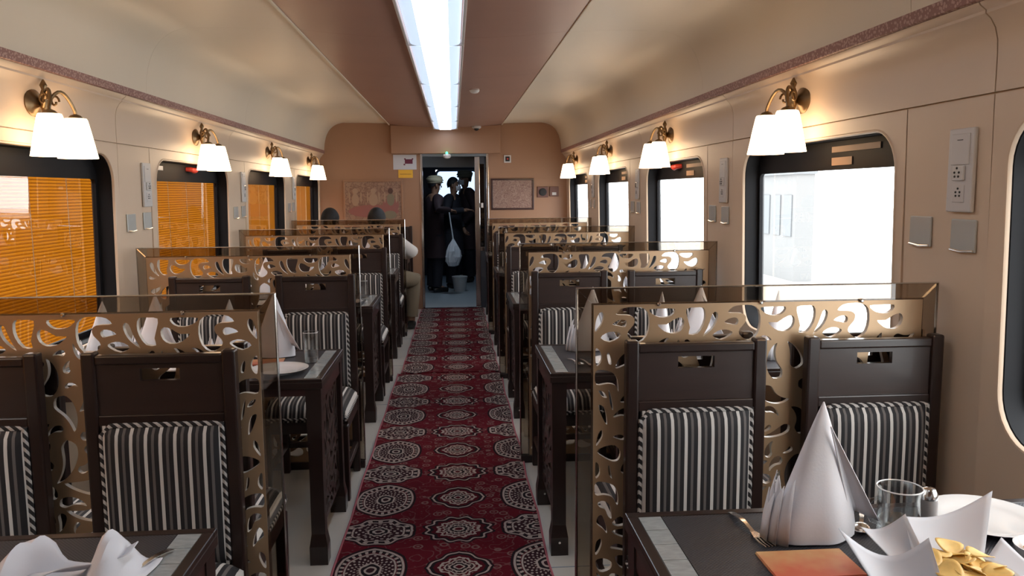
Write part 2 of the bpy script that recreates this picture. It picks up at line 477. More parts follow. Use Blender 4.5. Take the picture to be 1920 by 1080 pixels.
def window_panel(S, y0, y1, z0, z1, wy0, wy1, parent):
    g = 0.0025; y0 += g; y1 -= g; z0 += g; z1 -= g
    rr = lambda e, d: [WP(S, y, z, d) for y, z in loop_rr(wy0-e, wy1+e, WZ0-e, WZ1+e, 0.13+e)]
    rc = lambda d: [WP(S, y, z, d) for y, z in loop_rect(y0, y1, z0, z1)]
    mb = MB(); bridge(mb, [rc(0.012), rc(0.0), rr(0.012, 0.0), rr(0.008, -0.004), rr(0.003, -0.003), rr(0.0, 0.003), rr(0.0, 0.012)])
    return mb.build('window_panel', 'cream', parent, smooth=True)
def extrude_profile(pts, y0, y1, thick, outward):
    """closed prism along Y from an open profile of (x, z); outward: +1 right side, -1 left, 0 = up"""
    n = len(pts); off = []
    for i, (x, z) in enumerate(pts):
        a = pts[max(i-1, 0)]; b = pts[min(i+1, n-1)]
        t = Vector((b[0]-a[0], b[1]-a[1])).normalized(); nn = Vector((t.y, -t.x))
        if outward == 0: nn = nn if nn.y > 0 else -nn
        else: nn = nn if (nn.x*outward + nn.y) > 0 else -nn
        off.append((x + nn.x*thick, z + nn.y*thick))
    ring = list(pts) + off[::-1]; m = len(ring); mb = MB()
    vs = [(x, y, z) for y in (y0, y1) for x, z in ring]
    fs = [(i, (i+1) % m, m + (i+1) % m, m + i) for i in range(m)]
    for e in (0, m):
        for i in range(n-1): fs.append((e+i, e+i+1, e+m-2-i, e+m-1-i))
    return mb.add(vs, fs)

wi = 0
LABELPOS = {}
for side, S in SIDE.items():
    s = S['s']
    # outer shell with the window openings
    mb = MB()
    ks = list(bay_range[side])
    shell = lambda y, z: (s*(S['X'] + 0.105), y, z)
    ya = S['seam'] - PITCHY
    mb.add([shell(YB, -0.02), shell(ya, -0.02), shell(ya, 2.45), shell(YB, 2.45)], [(0, 1, 2, 3)])
    for k in ks:
        y0 = S['seam'] + PITCHY*k; y1 = min(y0 + PITCHY, YE+0.05); c = WC(S, k)
        rr = [shell(y, z) for y, z in loop_rr(c-S['hw'], c+S['hw'], WZ0, WZ1, 0.13)]
        rc = [shell(y, z) for y, z in loop_rect(y0, y1, -0.02, 1.75)]
        bridge(mb, [rc, rr])
        mb.add([shell(y0, 1.75), shell(y1, 1.75), shell(y1, 2.45), shell(y0, 2.45)], [(0, 1, 2, 3)])
    y1 = S['seam'] + PITCHY*4
    if y1 < YE: mb.add([shell(y1, -0.02), shell(YE+0.05, -0.02), shell(YE+0.05, 2.45), shell(y1, 2.45)], [(0, 1, 2, 3)])
    wall = struct(mb.build('wall_' + side, 'shell'), 'cream panelled side wall of the dining car on the %s' % side)
    # visible panels
    wall_panel(S, YB, ya, 0.0, 1.705, wall)
    for k in ks:
        o = PITCHY*k
        wall_panel(S, S['seam']+o, S['pier']+o, 0.0, 1.705, wall)
        window_panel(S, S['pier']+o, S['seam']+PITCHY+o, 0.0, 1.705, WC(S, k)-S['hw'], WC(S, k)+S['hw'], wall)
    wall_panel(S, S['seam']+PITCHY*4, YE, 0.0, 1.705, wall)
    fx = (lambda x: x) if s > 0 else (lambda x: -(x + 0.21))
    up = [(fx(x), z) for x, z in ((1.41, 1.7075), (1.41, 1.80), (1.408, 1.84), (1.40, 1.87), (1.386, 1.893), (1.372, 1.905), (1.372, 1.913), (1.356, 1.925), (1.352, 1.932))]
    a, bz, c_ = Vector((1.345, 1.970)), Vector((1.335, 2.285)), Vector((1.10, 2.300))
    cv = [a*(1-t)**2 + bz*2*t*(1-t) + c_*t*t for t in [i/14 for i in range(15)]]
    cove = [(fx(p.x), p.y) for p in cv] + [(fx(0.85), 2.298), (fx(0.61 if s > 0 else 0.552), 2.290)]
    bnd = [(fx(1.352), 1.933), (fx(1.343), 1.936), (fx(1.340), 1.969)]
    trim = struct(extrude_profile(bnd, YB, YE, 0.02, s).build('trim_1' if s > 0 else 'trim_2', 'band'), 'pink speckled cornice strip along the %s wall' % side)
    yy = [YB] + [S['seam'] + PITCHY*k for k in range(-1, 5)] + [YE]
    for i in range(len(yy)-1):
        if yy[i+1] - yy[i] > 0.02:
            extrude_profile(up, yy[i]+0.0025, yy[i+1]-0.0025, 0.012, s).build('upper_wall_panel', 'cream', wall, smooth=True)
    S['cove'] = cove
    x = S['X'] + 0.013
    bxs = lambda y0, y1, z0, z1: MB().box(min(s*x, s*(x+0.03)), max(s*x, s*(x+0.03)), y0, y1, z0, z1).build('groove_strip', 'cream', wall)
    bxs(YB, YE, 1.66, 1.75)
    for k in range(-1, 5):
        for yy_ in (S['seam'] + PITCHY*k, S['pier'] + PITCHY*k):
            if yy_ < YE-0.03: bxs(yy_-0.02, yy_+0.02, 1.75, 1.90) if yy_ == S['seam'] + PITCHY*k else None; bxs(yy_-0.02, yy_+0.02, 0.85, 1.66)
    # windows
    for k in ks:
        wi += 1; c = WC(S, k); y0, y1 = c-S['hw'], c+S['hw']
        L = lambda a0, a1, b0, b1, r, d: [WP(S, y, z, d) for y, z in loop_rr(y0+a0, y1-a1, WZ0+b0, WZ1-b1, r)]
        mb = bridge(MB(), [L(0, 0, 0, 0, 0.13, 0.008), L(0.003, 0.003, 0.003, 0.003, 0.128, 0.010), L(0.003, 0.003, 0.003, 0.003, 0.128, 0.072),
                           L(0.026, 0.026, 0.03, 0.112, 0.03, 0.072), L(0.026, 0.026, 0.03, 0.112, 0.03, 0.088), L(0.0, 0.0, 0.0, 0.0, 0.13, 0.104)])
        win = struct(mb.build('window_%d' % wi, 'black', smooth=True), '%s black framed window with rounded corners in the %s wall' % (('nearest', ORD[1], ORD[2], ORD[3], 'farthest')[k+1], side))
        lp = L(0.022, 0.022, 0.026, 0.108, 0.03, 0.080)
        MB().add(lp, [tuple(range(len(lp)))]).build('pane', 'pane', win)
        # printed label strips on the top of the frame
        d = 0.070
        for (u0, u1, z0, z1) in ((0.10, 0.46, 1.600, 1.622), (0.10, 0.26, 1.550, 1.580)) if s > 0 else ((-0.62, -0.40, 1.597, 1.622),):
            if s > 0: u0, u1 = -u1, -u0
            mb = MB(); q = [WP(S, c+u, z, dd) for dd in (d, d-0.002) for u, z in ((u0, z0), (u1, z0), (u1, z1), (u0, z1))]
            mb.hexa(q[:4], q[4:]).build('label_strip', 'artcream' if s > 0 else 'white', win)
        if k == 1:
            mb = MB(); x = s*(S['X']+0.045)
            mb.tube([(x+s*0.03, c+0.02, 1.615), (x, c+0.03, 1.612), (x-s*0.004, c+0.08, 1.606), (x, c+0.13, 1.612), (x+s*0.03, c+0.14, 1.615)], [0.014, 0.016, 0.018, 0.016, 0.014], 10)
            tag(mb.build('emergency_handle', 'redplastic', win, smooth=True), 'red emergency window handle')
        if s < 0:
            bl = thing('window_blind', '%s orange venetian blind behind glass in the left wall' % ('rearmost', 'nearest visible', 'second nearest', 'third', 'farthest')[k+1] if k >= 0 else 'orange venetian blind in the left window beside the camera', 'blind', (0, c, 0), group='orange blinds in the left windows')
            xx = -(S['X'] + 0.135); mb = MB(); z = 0.76; hw = S['hw']+0.25
            while z < 1.66:
                mb.add([(xx+0.0045, -hw, z-0.0075), (xx+0.0045, hw, z-0.0075), (xx-0.001, hw, z+0.001), (xx-0.001, -hw, z+0.001), (xx-0.0045, -hw, z+0.0085), (xx-0.0045, hw, z+0.0085)],
                       [(0, 1, 2, 3), (3, 2, 5, 4)]); z += 0.0145
            so = mb.build('slat_stack', 'blind', bl); so['kind'] = 'stuff'
            MB().box(xx-0.012, xx+0.012, -hw, hw, 1.672, 1.70).build('headrail', 'black', bl)
            for u in (-0.5, -0.17, 0.17, 0.5):
                MB().tube([(xx+0.008, u, 0.80), (xx+0.008, u, 1.675)], 0.0016, 5).build('cord', 'artcream', bl)

# floor, ceiling
fl = struct(MB().box(-1.75, 1.55, YB, YE+0.03, -0.03, 0.0).build('floor', 'floor'), 'pale grey vinyl floor')
for i in range(8):     # thin welded joints of the vinyl sheets
    MB().box(-1.61, 1.40, 0.45+1.25*i, 0.456+1.25*i, 0.0, 0.0012).build('floor_joint', 'bluegrey', fl)
for s, S in ((1, SIDE['right']), (-1, SIDE['left'])):
    x = S['X'] + 0.012
    struct(MB().box(min(s*x, s*(x-0.02)), max(s*x, s*(x-0.02)), YB, YE, 0.001, 0.09).build('baseboard_right' if s > 0 else 'baseboard_left', 'wood'), 'dark skirting along the wall')
ceil = struct(MB().box(-1.75, 1.55, YB-0.05, YE+0.08, 2.42, 2.46).build('ceiling', 'shell'), 'dining car ceiling with tan centre panel and pale coves')
for side, S in SIDE.items():
    yy = [YB] + [2.33 + PITCHY*k for k in range(-1, 4)] + [YE]
    for i in range(len(yy)-1):
        extrude_profile(S['cove'], yy[i]+0.0008, yy[i+1]-0.0008, 0.012, S['s']).build('cove_panel', 'cove', ceil, smooth=True)
def bow(x): return 2.236 + 0.040*((x + 0.075)/0.69)**2
xs = [-0.762 + 1.37*i/16 for i in range(17)]
yy = [YB, -0.2, 1.27, 2.74, 4.21, 5.68, 7.15, 8.62, YE-0.07]
for i in range(len(yy)-1):
    extrude_profile([(x, bow(x)) for x in xs], yy[i]+0.001, yy[i+1]-0.001, 0.012, 0).build('tan_ceiling_panel', 'tan', ceil, smooth=True)
for n, x in (('trim_3', 0.610), ('trim_4', -0.764)):
    struct(MB().box(x-0.007, x+0.007, YB, YE-0.02, 2.268, 2.295).build(n, 'cove', bevel=0.003), 'slim pale edging beside the tan ceiling panel')
struct(MB().box(-1.75, 1.55, YB-0.06, YB, -0.03, 2.45).build('wall_back', 'endwall'), 'tan wall behind the camera')

# ceiling light units
proto = None
yl = [-0.25, 1.25, 2.75, 4.25, 5.75, 7.25, 8.75, 9.80]
for i in range(len(yl)-1):
    ln = yl[i+1] - yl[i] - 0.004; xc = -0.08
    u = thing('ceiling_light', 'long cool white fluorescent light unit, %s along the tan ceiling panel' % ('behind the camera', 'above the front tables', 'first in view', 'second in view', 'third in view', 'fourth in view', 'last before the end wall')[i], 'light', (xc, yl[i], 2.236), group='ceiling light units')
    def strip(a0, a1, n=6):
        pts = []
        for j in range(n+1):
            t = a0 + (a1-a0)*j/n; pts.append((0.128*t, -0.018 - 0.020*math.sqrt(max(0, 1-t*t))))
        return extrude_profile(pts, 0.006, ln-0.006, 0.004, 0)
    strip(-0.55, 0.55, 10).build('diffuser', 'diffuser', u, smooth=True)
    for a0, a1 in ((-1, -0.55), (0.55, 1)):
        strip(a0, a1).build('diffuser_edge', 'diffuser_edge', u, smooth=True)
    for q in (-1, 1): MB().box(q*0.142-0.007 if q > 0 else q*0.142-0.007, q*0.142+0.007, 0, ln, -0.026, 0.010).build('side_rail', 'white', u, bevel=0.003)
    for q in (0, ln-0.006): MB().box(-0.148, 0.148, q, q+0.006, -0.030, 0.010).build('end_cap', 'white', u, bevel=0.002)
tag(MB().lathe([(0.038, 0.0), (0.040, -0.012), (0.028, -0.028), (0.010, -0.033)], (0.175, 6.3, 2.243), 20).build('smoke_detector', 'white', smooth=True), 'small round white smoke detector on the tan ceiling', 'detector')

# end wall with the doorway
ew = struct(MB().box(-1.75, -0.385, YE+0.012, YE+0.07, 0, 2.45).box(0.425, 1.55, YE+0.012, YE+0.07, 0, 2.45).box(-0.385, 0.425, YE+0.012, YE+0.07, 1.915, 2.45).build('wall_end', 'trimwood'), 'tan laminate end wall with a doorway')
for x0, x1 in ((-1.66, -0.40), (0.44, 1.45)):
    MB().box(x0, x1, YE, YE+0.012, 0.0, 1.610).build('lower_wall_panel', 'endwall', ew)
    MB().box(x0, x1, YE, YE+0.012, 1.622, 2.44).build('upper_wall_panel', 'endwall', ew)
    MB().box(x0, x1, YE-0.004, YE+0.010, 1.6095, 1.6225).build('rail', 'trimwood', ew)
MB().box(-0.745, 0.585, YE-0.075, YE, 1.925, 2.262).build('header_box', 'endwall', ew, bevel=0.004)
for x0, x1 in ((-0.400, -0.372), (0.412, 0.440)):
    MB().box(x0, x1, YE-0.012, YE+0.08, 0.0, 1.925).build('door_jamb', 'chrome', ew, bevel=0.003)
MB().box(-0.372, 0.412, YE-0.006, YE+0.08, 1.893, 1.924).build('door_lintel', 'bluegrey', ew)
MB().box(-0.372, 0.412, YE-0.005, YE+0.075, 0.0, 0.006).build('threshold', 'chrome', ew)
# sliding door leaf, open, half inside the wall
d = struct(MB().box(0.385, 0.405, YE+0.03, YE+0.062, 0.012, 1.89).build('door_1', 'vdark', bevel=0.003), 'dark sliding door leaf standing open at the right of the doorway')
MB().box(0.268, 0.330, YE+0.028, YE+0.064, 0.012, 1.89).build('front_stile', 'chrome', d, bevel=0.004)
MB().box(0.330, 0.385, YE+0.034, YE+0.058, 0.012, 0.72).build('lower_panel', 'vdark', d)
MB().box(0.330, 0.385, YE+0.030, YE+0.062, 0.72, 0.77).build('middle_rail', 'chrome', d, bevel=0.003)
MB().box(0.330, 0.385, YE+0.040, YE+0.052, 0.77, 1.80).build('pane', 'smoke', d)
MB().box(0.330, 0.385, YE+0.030, YE+0.062, 1.80, 1.89).build('top_rail', 'vdark', d)
MB().box(0.340, 0.370, YE-0.002, YE+0.030, 1.26, 1.32).build('handle', 'white', d, bevel=0.004)

# vestibule beyond the door
struct(MB().box(-0.72, 0.70, YE+0.03, 14.2, -0.03, 0.0).build('floor_vestibule', 'vfloor'), 'blue grey vestibule floor beyond the doorway')
struct(MB().box(-0.72, -0.66, YE+0.07, 14.2, 0, 2.2).build('wall_vestibule_left', 'vdark'), 'dark vestibule wall')
struct(MB().box(0.64, 0.70, YE+0.07, 14.2, 0, 2.2).build('wall_vestibule_right', 'vdark'), 'dark vestibule wall')
struct(MB().box(-0.72, 0.70, YE+0.07, 14.2, 2.16, 2.2).build('ceiling_vestibule', 'bluegrey'), 'vestibule ceiling')
ve = struct(MB().box(-0.66, -0.30, 14.1, 14.16, 0, 2.16).box(0.42, 0.64, 14.1, 14.16, 0, 2.16).box(-0.30, 0.42, 14.1, 14.16, 1.84, 2.16).box(-0.30, 0.42, 14.1, 14.16, 0, 0.95).build('wall_vestibule_end', 'vdark'), 'far vestibule wall with a window')
wv = struct(bridge(MB(), [[(x, y, z) for x, z in loop_rr(-0.30+e, 0.42-e, 0.95+e, 1.84-e, 0.05)] for e, y in ((0, 14.10), (0, 14.08), (0.03, 14.08), (0.03, 14.12))]).build('window_%d' % (wi+1), 'bluegrey'), 'small vestibule window with cold daylight')
lp = [(x, 14.115, z) for x, z in loop_rr(-0.275, 0.395, 0.975, 1.815, 0.04)]
MB().add(lp, [tuple(range(len(lp)))]).build('pane', 'vlight', wv)
struct(MB().box(-0.66, 0.64, 10.50, 10.58, 1.775, 2.16).build('trim_5', 'bluegrey', bevel=0.004), 'blue grey lintel inside the vestibule')
vl = thing('vestibule_fill_light', 'added round cold fill light under the vestibule ceiling, out of view', 'light', (0.05, 11.0, 2.16))  # unseen light behind the lintel, added to brighten the people and the bag
MB().lathe([(0.16, 0), (0.16, -0.02), (0.145, -0.03)], n=24, cap1=False).build('housing', 'white', vl, smooth=True)
MB().lathe([(0.144, -0.026), (0.12, -0.040), (0.05, -0.046)], n=24).build('diffuser', 'vfill', vl, smooth=True)

# outside, seen through the right windows
struct(MB().box(1.75, 60, -40, 70, -1.2, -1.0).build('ground', 'ground'), 'pale overexposed trackside ground')
ob = thing('trackside_building', 'faint grey building outside, seen through the nearest large right window', 'building', (9.0, 21.8, -1.0))
MB().box(0, 0.5, -1.2, 1.2, 0, 2.85).build('wall', 'bldgwall', ob)
MB().box(-0.1, 0.55, -1.25, 1.25, 2.85, 2.95).build('roof', 'bldgwin', ob)
for i in range(3): MB().box(-0.03, 0.02, -1.0+0.75*i, -0.5+0.75*i, 1.2, 2.3).build('window', 'bldgwin', ob)

# ------------------------------------------------------------------ carpet
cp = thing('carpet_runner', 'dark red patterned runner with oval medallions along the near aisle', 'carpet', (0, 0, 0))
def carpet(y0, y1, xl0, xr0, xl1, xr1, m, parent, z):
    n = 24; mb = MB(); vs = []; fs = []
    for zz in (0.0008, z):
        for i in range(n+1):
            t = i/n; y = y0+(y1-y0)*t; w = 0.006*sin(i*1.7)
            vs += [(xl0+(xl1-xl0)*t+w*0.5, y, zz), (xr0+(xr1-xr0)*t+w, y, zz)]
    k = 2*(n+1)
    for i in range(n):
        a = 2*i; fs += [(a, a+1, a+3, a+2), (k+a, k+a+1, k+a+3, k+a+2), (a, a+2, k+a+2, k+a), (a+1, a+3, k+a+3, k+a+1)]
    fs += [(0, 1, k+1, k), (2*n, 2*n+1, k+2*n+1, k+2*n)]
    o = mb.add(vs, fs).build('pile', m, parent)
    for e in (0, 1):
        pts = [(vs[k+2*i+e][0], vs[k+2*i+e][1], z*0.75) for i in range(n+1)]
        MB().tube(pts, 0.0055, 6).build('edge_binding', 'binding', parent, smooth=True)
    return o
carpet(0.6, 6.36, -0.500, 0.356, -0.466, 0.356, carpet_mat('red_medallion_carpet', 0.0), cp, 0.008)
cp2 = thing('carpet_runner', 'second red patterned runner at the far end of the aisle', 'carpet', (0, 0, 0))
carpet(6.363, 9.95, -0.440, 0.350, -0.415, 0.350, carpet_mat('red_medallion_carpet_far', -0.02), cp2, 0.014)

# ------------------------------------------------------------------ chairs
def make_chair():
    t = thing('dining_chair', '', 'chair', group='striped dining chairs')
    hw = 0.200; pw = 0.036
    for s in (-1, 1):
        x0, x1 = sorted((s*hw, s*(hw-pw)))
        b = [(x0, -0.050, 0), (x1, -0.050, 0), (x1, -0.012, 0), (x0, -0.012, 0)]
        tp = [(x0, -0.050, 1.045), (x1, -0.050, 1.045), (x1, -0.012, 1.045), (x0, -0.012, 1.045)]
        MB().hexa(b, tp).build('back_post', 'wood', t, bevel=0.006)
        MB().hexa([(x0+s*-0.002, -0.46, 0), (x1+s*-0.002, -0.46, 0), (x1, -0.425, 0), (x0, -0.425, 0)], [(x0, -0.465, 0.37), (x1, -0.465, 0.37), (x1, -0.42, 0.37), (x0, -0.42, 0.37)]).build('front_leg', 'wood', t, bevel=0.004)
        MB().box(x0+0.006, x1-0.006, -0.43, -0.045, 0.135, 0.165).build('side_stretcher', 'wood', t, bevel=0.003)
        MB().box(x0+0.004, x1-0.004, -0.43, -0.045, 0.335, 0.395).build('side_rail', 'wood', t, bevel=0.003)
    w = hw-pw+0.002
    MB().box(-w, w, -0.042, -0.016, 0.135, 0.165).build('rear_stretcher', 'wood', t, bevel=0.003)
    MB().box(-w, w, -0.455, -0.430, 0.335, 0.395).build('front_rail', 'wood', t, bevel=0.003)
    # head board with the hand slot
    hb = MB(); a0, a1, z0, z1 = -0.052, 0.052, 0.965, 0.998
    for x0, x1, q0, q1 in ((-w, a0, 0.872, 1.012), (a1, w, 0.872, 1.012), (a0, a1, 0.872, z0), (a0, a1, z1, 1.012)):
        hb.box(x0, x1, -0.040, -0.024, q0, q1)
    hb.build('head_board', 'woodpanel', t)
    MB().box(-w, w, -0.047, -0.016, 1.010, 1.036).build('top_rail', 'wood', t, bevel=0.005)
    MB().box(-w, w, -0.046, -0.018, 0.842, 0.874).build('middle_rail', 'wood', t, bevel=0.004)
    MB().box(-w, w, -0.034, -0.020, 0.40, 0.842).build('back_board', 'wood', t)
    # back cushion, rounded
    def pillow(x0, x1, y0, y1, z0, z1, nx, nz, bulge, axis):
        mb = MB(); vs = []; fs = []
        for i in range(nx+1):
            for j in range(nz+1):
                u, v = i/nx*2-1, j/nz*2-1
                h = max(0.0, (1-abs(u)**6)*(1-abs(v)**6))**0.5
                x = x0+(x1-x0)*i/nx
                if axis == 'y': vs.append((x, y1 - (y1-y0)*(0.35+0.65*h), z0+(z1-z0)*j/nz))
                else: vs.append((x, y0+(y1-y0)*j/nz, z0 + (z1-z0)*(0.35+0.65*h)))
        m = (nx+1)*(nz+1)
        for i in range(nx):
            for j in range(nz): fs.append((i*(nz+1)+j, (i+1)*(nz+1)+j, (i+1)*(nz+1)+j+1, i*(nz+1)+j+1))
        border = [i*(nz+1) for i in range(nx+1)] + [nx*(nz+1)+j for j in range(1, nz+1)] + [i*(nz+1)+nz for i in range(nx-1, -1, -1)] + [j for j in range(nz-1, 0, -1)]
        bb = len(vs)
        for q in border:
            x, y, z = vs[q]; vs.append((x, y1, z) if axis == 'y' else (x, y, z0))
        for q in range(len(border)):
            r = (q+1) % len(border); fs.append((border[q], border[r], bb+r, bb+q))
        fs.append(tuple(bb+q for q in range(len(border))))
        return mb.add(vs, fs)
    cw = 0.158
    c = pillow(-cw, cw, -0.078, -0.034, 0.445, 0.846, 18, 18, 1, 'y').build('back_cushion', 'stripe', t, smooth=True)
    pts = [(-cw, -0.050, z) for z in [0.46+0.36*i/10 for i in range(11)]] + [(-cw+2*cw*i/12, -0.050, 0.846) for i in range(1, 12)] + [(cw, -0.050, z) for z in [0.846-0.386*i/10 for i in range(11)]]
    MB().tube(pts, 0.0075, 6).build('piping', 'piping', c, smooth=True)
    s_ = pillow(-0.196, 0.196, -0.470, -0.050, 0.395, 0.482, 18, 16, 1, 'z').build('seat_cushion', 'stripe', t, smooth=True)
    pts = [(-0.197, -0.06-0.40*i/8, 0.410) for i in range(9)] + [(-0.197+0.394*i/12, -0.470, 0.410) for i in range(1, 12)] + [(0.197, -0.470+0.41*i/8, 0.410) for i in range(9)]
    MB().tube(pts, 0.006, 6).build('piping', 'piping', s_, smooth=True)
    return t
M['woodpanel'] = mat('dark_mahogany_board', (0.028, 0.0145, 0.0115), 0.36, var=0.30, scale=(4, 30, 40), coat=0.1)
chair0 = make_chair(); first = [True]
def place_chair(x, y, rz, label):
    o = chair0 if first[0] else copy_tree(chair0)
    first[0] = False
    o.location = (x, y, 0); o.rotation_euler = (0, 0, rz); o['label'] = label
    return o
YP = [2.22 + PITCHY*k for k in range(4)]
PN = ['nearest', 'second', 'third', 'farthest']
CX = {'right': [(0.672, 1.190), (0.600, 1.110), (0.60, 1.10), (0.60, 1.10)], 'left': [(-0.790, -1.300), (-0.712, -1.240), (-0.712, -1.23), (-0.712, -1.23)]}
for side in ('right', 'left'):
    for k in range(4):
        for j, w in enumerate(('aisle', 'window')):
            x = CX[side][k][j]
            place_chair(x, YP[k]-0.022, 0, 'dark wooden chair with striped cushions facing the camera at the %s %s partition, %s side' % (PN[k], side, w))
            x2 = x + (0.0 if k == 0 else (0.05 if side == 'right' else -0.05))
            place_chair(x2, YP[k]+0.022, pi, 'dark wooden chair with its back to the camera behind the %s %s partition, %s side' % (PN[k], side, w))
    for j, w in enumerate(('aisle', 'window')):
        place_chair(CX[side][2][j], YE-0.008, 0, 'dark wooden chair with striped cushions against the end wall, %s, %s side' % (side, w))

M['bead'] = mat('bronze_bead', (0.45, 0.34, 0.25), 0.25, metal=0.9)
# ------------------------------------------------------------------ carved partitions
def smooth_loop(pts, sub=3):
    out = []; n = len(pts)
    for i in range(n):
        p0, p1, p2, p3 = (Vector(pts[(i+q-1) % n]) for q in range(4))
        for k in range(sub):
            t = k/sub
            out.append(0.5*((2*p1) + (p2-p0)*t + (2*p0-5*p1+4*p2-p3)*t*t + (3*p1-p0-3*p2+p3)*t**3))
    return [(p.x, p.y) for p in out]
K1 = 0.000356
TR = {'A': [(890, 310), (930, 268), (1000, 255), (1090, 258), (1148, 300), (1162, 400), (1140, 490), (1085, 540), (1035, 532), (988, 490), (990, 450), (1032, 400), (1040, 350), (1005, 322), (940, 318)],
      'B': [(862, 392), (905, 362), (955, 355), (980, 380), (965, 415), (920, 408)],
      'C': [(768, 500), (810, 462), (870, 450), (930, 470), (915, 500), (840, 535)],
      'D': [(765, 320), (792, 305), (810, 332), (798, 390), (760, 450), (690, 505), (722, 440), (745, 380)],
      'E': [(550, 278), (620, 268), (690, 272), (708, 330), (695, 405), (645, 480), (572, 485), (582, 430), (560, 350)],
      'F': [(250, 278), (350, 272), (455, 275), (447, 315), (400, 343), (330, 340), (275, 315)],
      'G': [(318, 400), (390, 400), (450, 362), (508, 345), (535, 380), (520, 440), (470, 474), (400, 468), (350, 438)]}
# the aisle-side strip of the screens: zoom pixels (x from the panel edge at 62)
TS = [[(66, 135), (110, 130), (150, 145), (172, 180), (176, 235), (162, 205), (125, 195), (70, 198)], [(128, 225), (140, 250), (150, 300), (150, 325), (136, 290)], [(80, 228), (105, 235), (122, 262), (100, 258)],
      [(80, 300), (103, 305), (118, 340), (122, 395), (98, 355)], [(185, 285), (200, 258), (232, 248), (236, 272), (208, 288)], [(150, 455), (175, 445), (200, 450), (208, 465), (195, 472), (170, 465)],
      [(70, 495), (80, 440), (98, 420), (102, 450), (85, 482)], [(75, 525), (110, 502), (160, 497), (188, 530), (180, 568), (150, 576), (105, 553)], [(68, 580), (85, 595), (90, 630), (80, 652), (68, 652)],
      [(128, 600), (138, 600), (144, 640), (148, 662), (132, 640)], [(190, 625), (200, 592), (225, 577), (242, 582), (240, 622), (208, 640)], [(68, 680), (120, 680), (165, 705), (180, 760), (174, 795), (150, 755), (110, 742), (68, 740)],
      [(205, 720), (215, 690), (240, 690), (245, 735), (225, 742)], [(80, 780), (110, 772), (140, 800), (148, 860), (130, 850), (115, 815), (88, 802)], [(75, 885), (80, 852), (100, 845), (122, 900), (125, 935), (105, 912)],
      [(150, 885), (190, 852), (218, 890), (178, 902)], [(150, 925), (200, 915), (240, 922), (250, 958), (215, 962), (170, 945)], [(68, 1010), (75, 975), (95, 962), (100, 990), (85, 1030), (70, 1042)], [(140, 1010), (170, 990), (210, 1004), (215, 1026), (180, 1020)],
      [(150, 360), (180, 325), (225, 312), (238, 330), (236, 356), (190, 352)], [(160, 120), (182, 70), (230, 40), (240, 85), (196, 112)], [(215, 130), (238, 125), (240, 190), (215, 165)],
      [(66, 25), (88, 40), (96, 70), (86, 98), (68, 104)], [(120, 55), (128, 46), (140, 70), (142, 100), (128, 98)], [(70, 1075), (110, 1062), (150, 1085), (140, 1120), (90, 1130)], [(165, 1060), (200, 1050), (240, 1075), (235, 1120), (190, 1110)]]
def comma(cx, cy, L, Wd, ang, curl, n=9):
    cpts = []; a = ang - curl*0.5; x = y = 0.0
    for i in range(n+1):
        cpts.append((x, y, a)); a += curl/n; x += cos(a)*L/n; y += sin(a)*L/n
    mx, my = cpts[n//2+1][0], cpts[n//2+1][1]
    left = []; right = []
    for i, (px, py, pa) in enumerate(cpts):
        t = i/n; w = Wd*(t**0.75)*math.sqrt(max(0.0, 1-max(0, (t-0.62)/0.38)**2))
        left.append((px-mx - sin(pa)*w + cx, py-my + cos(pa)*w + cy)); right.append((px-mx + sin(pa)*w + cx, py-my - cos(pa)*w + cy))
    return [left[0]] + left[1:-1] + [left[-1]] + right[1:-1][::-1]
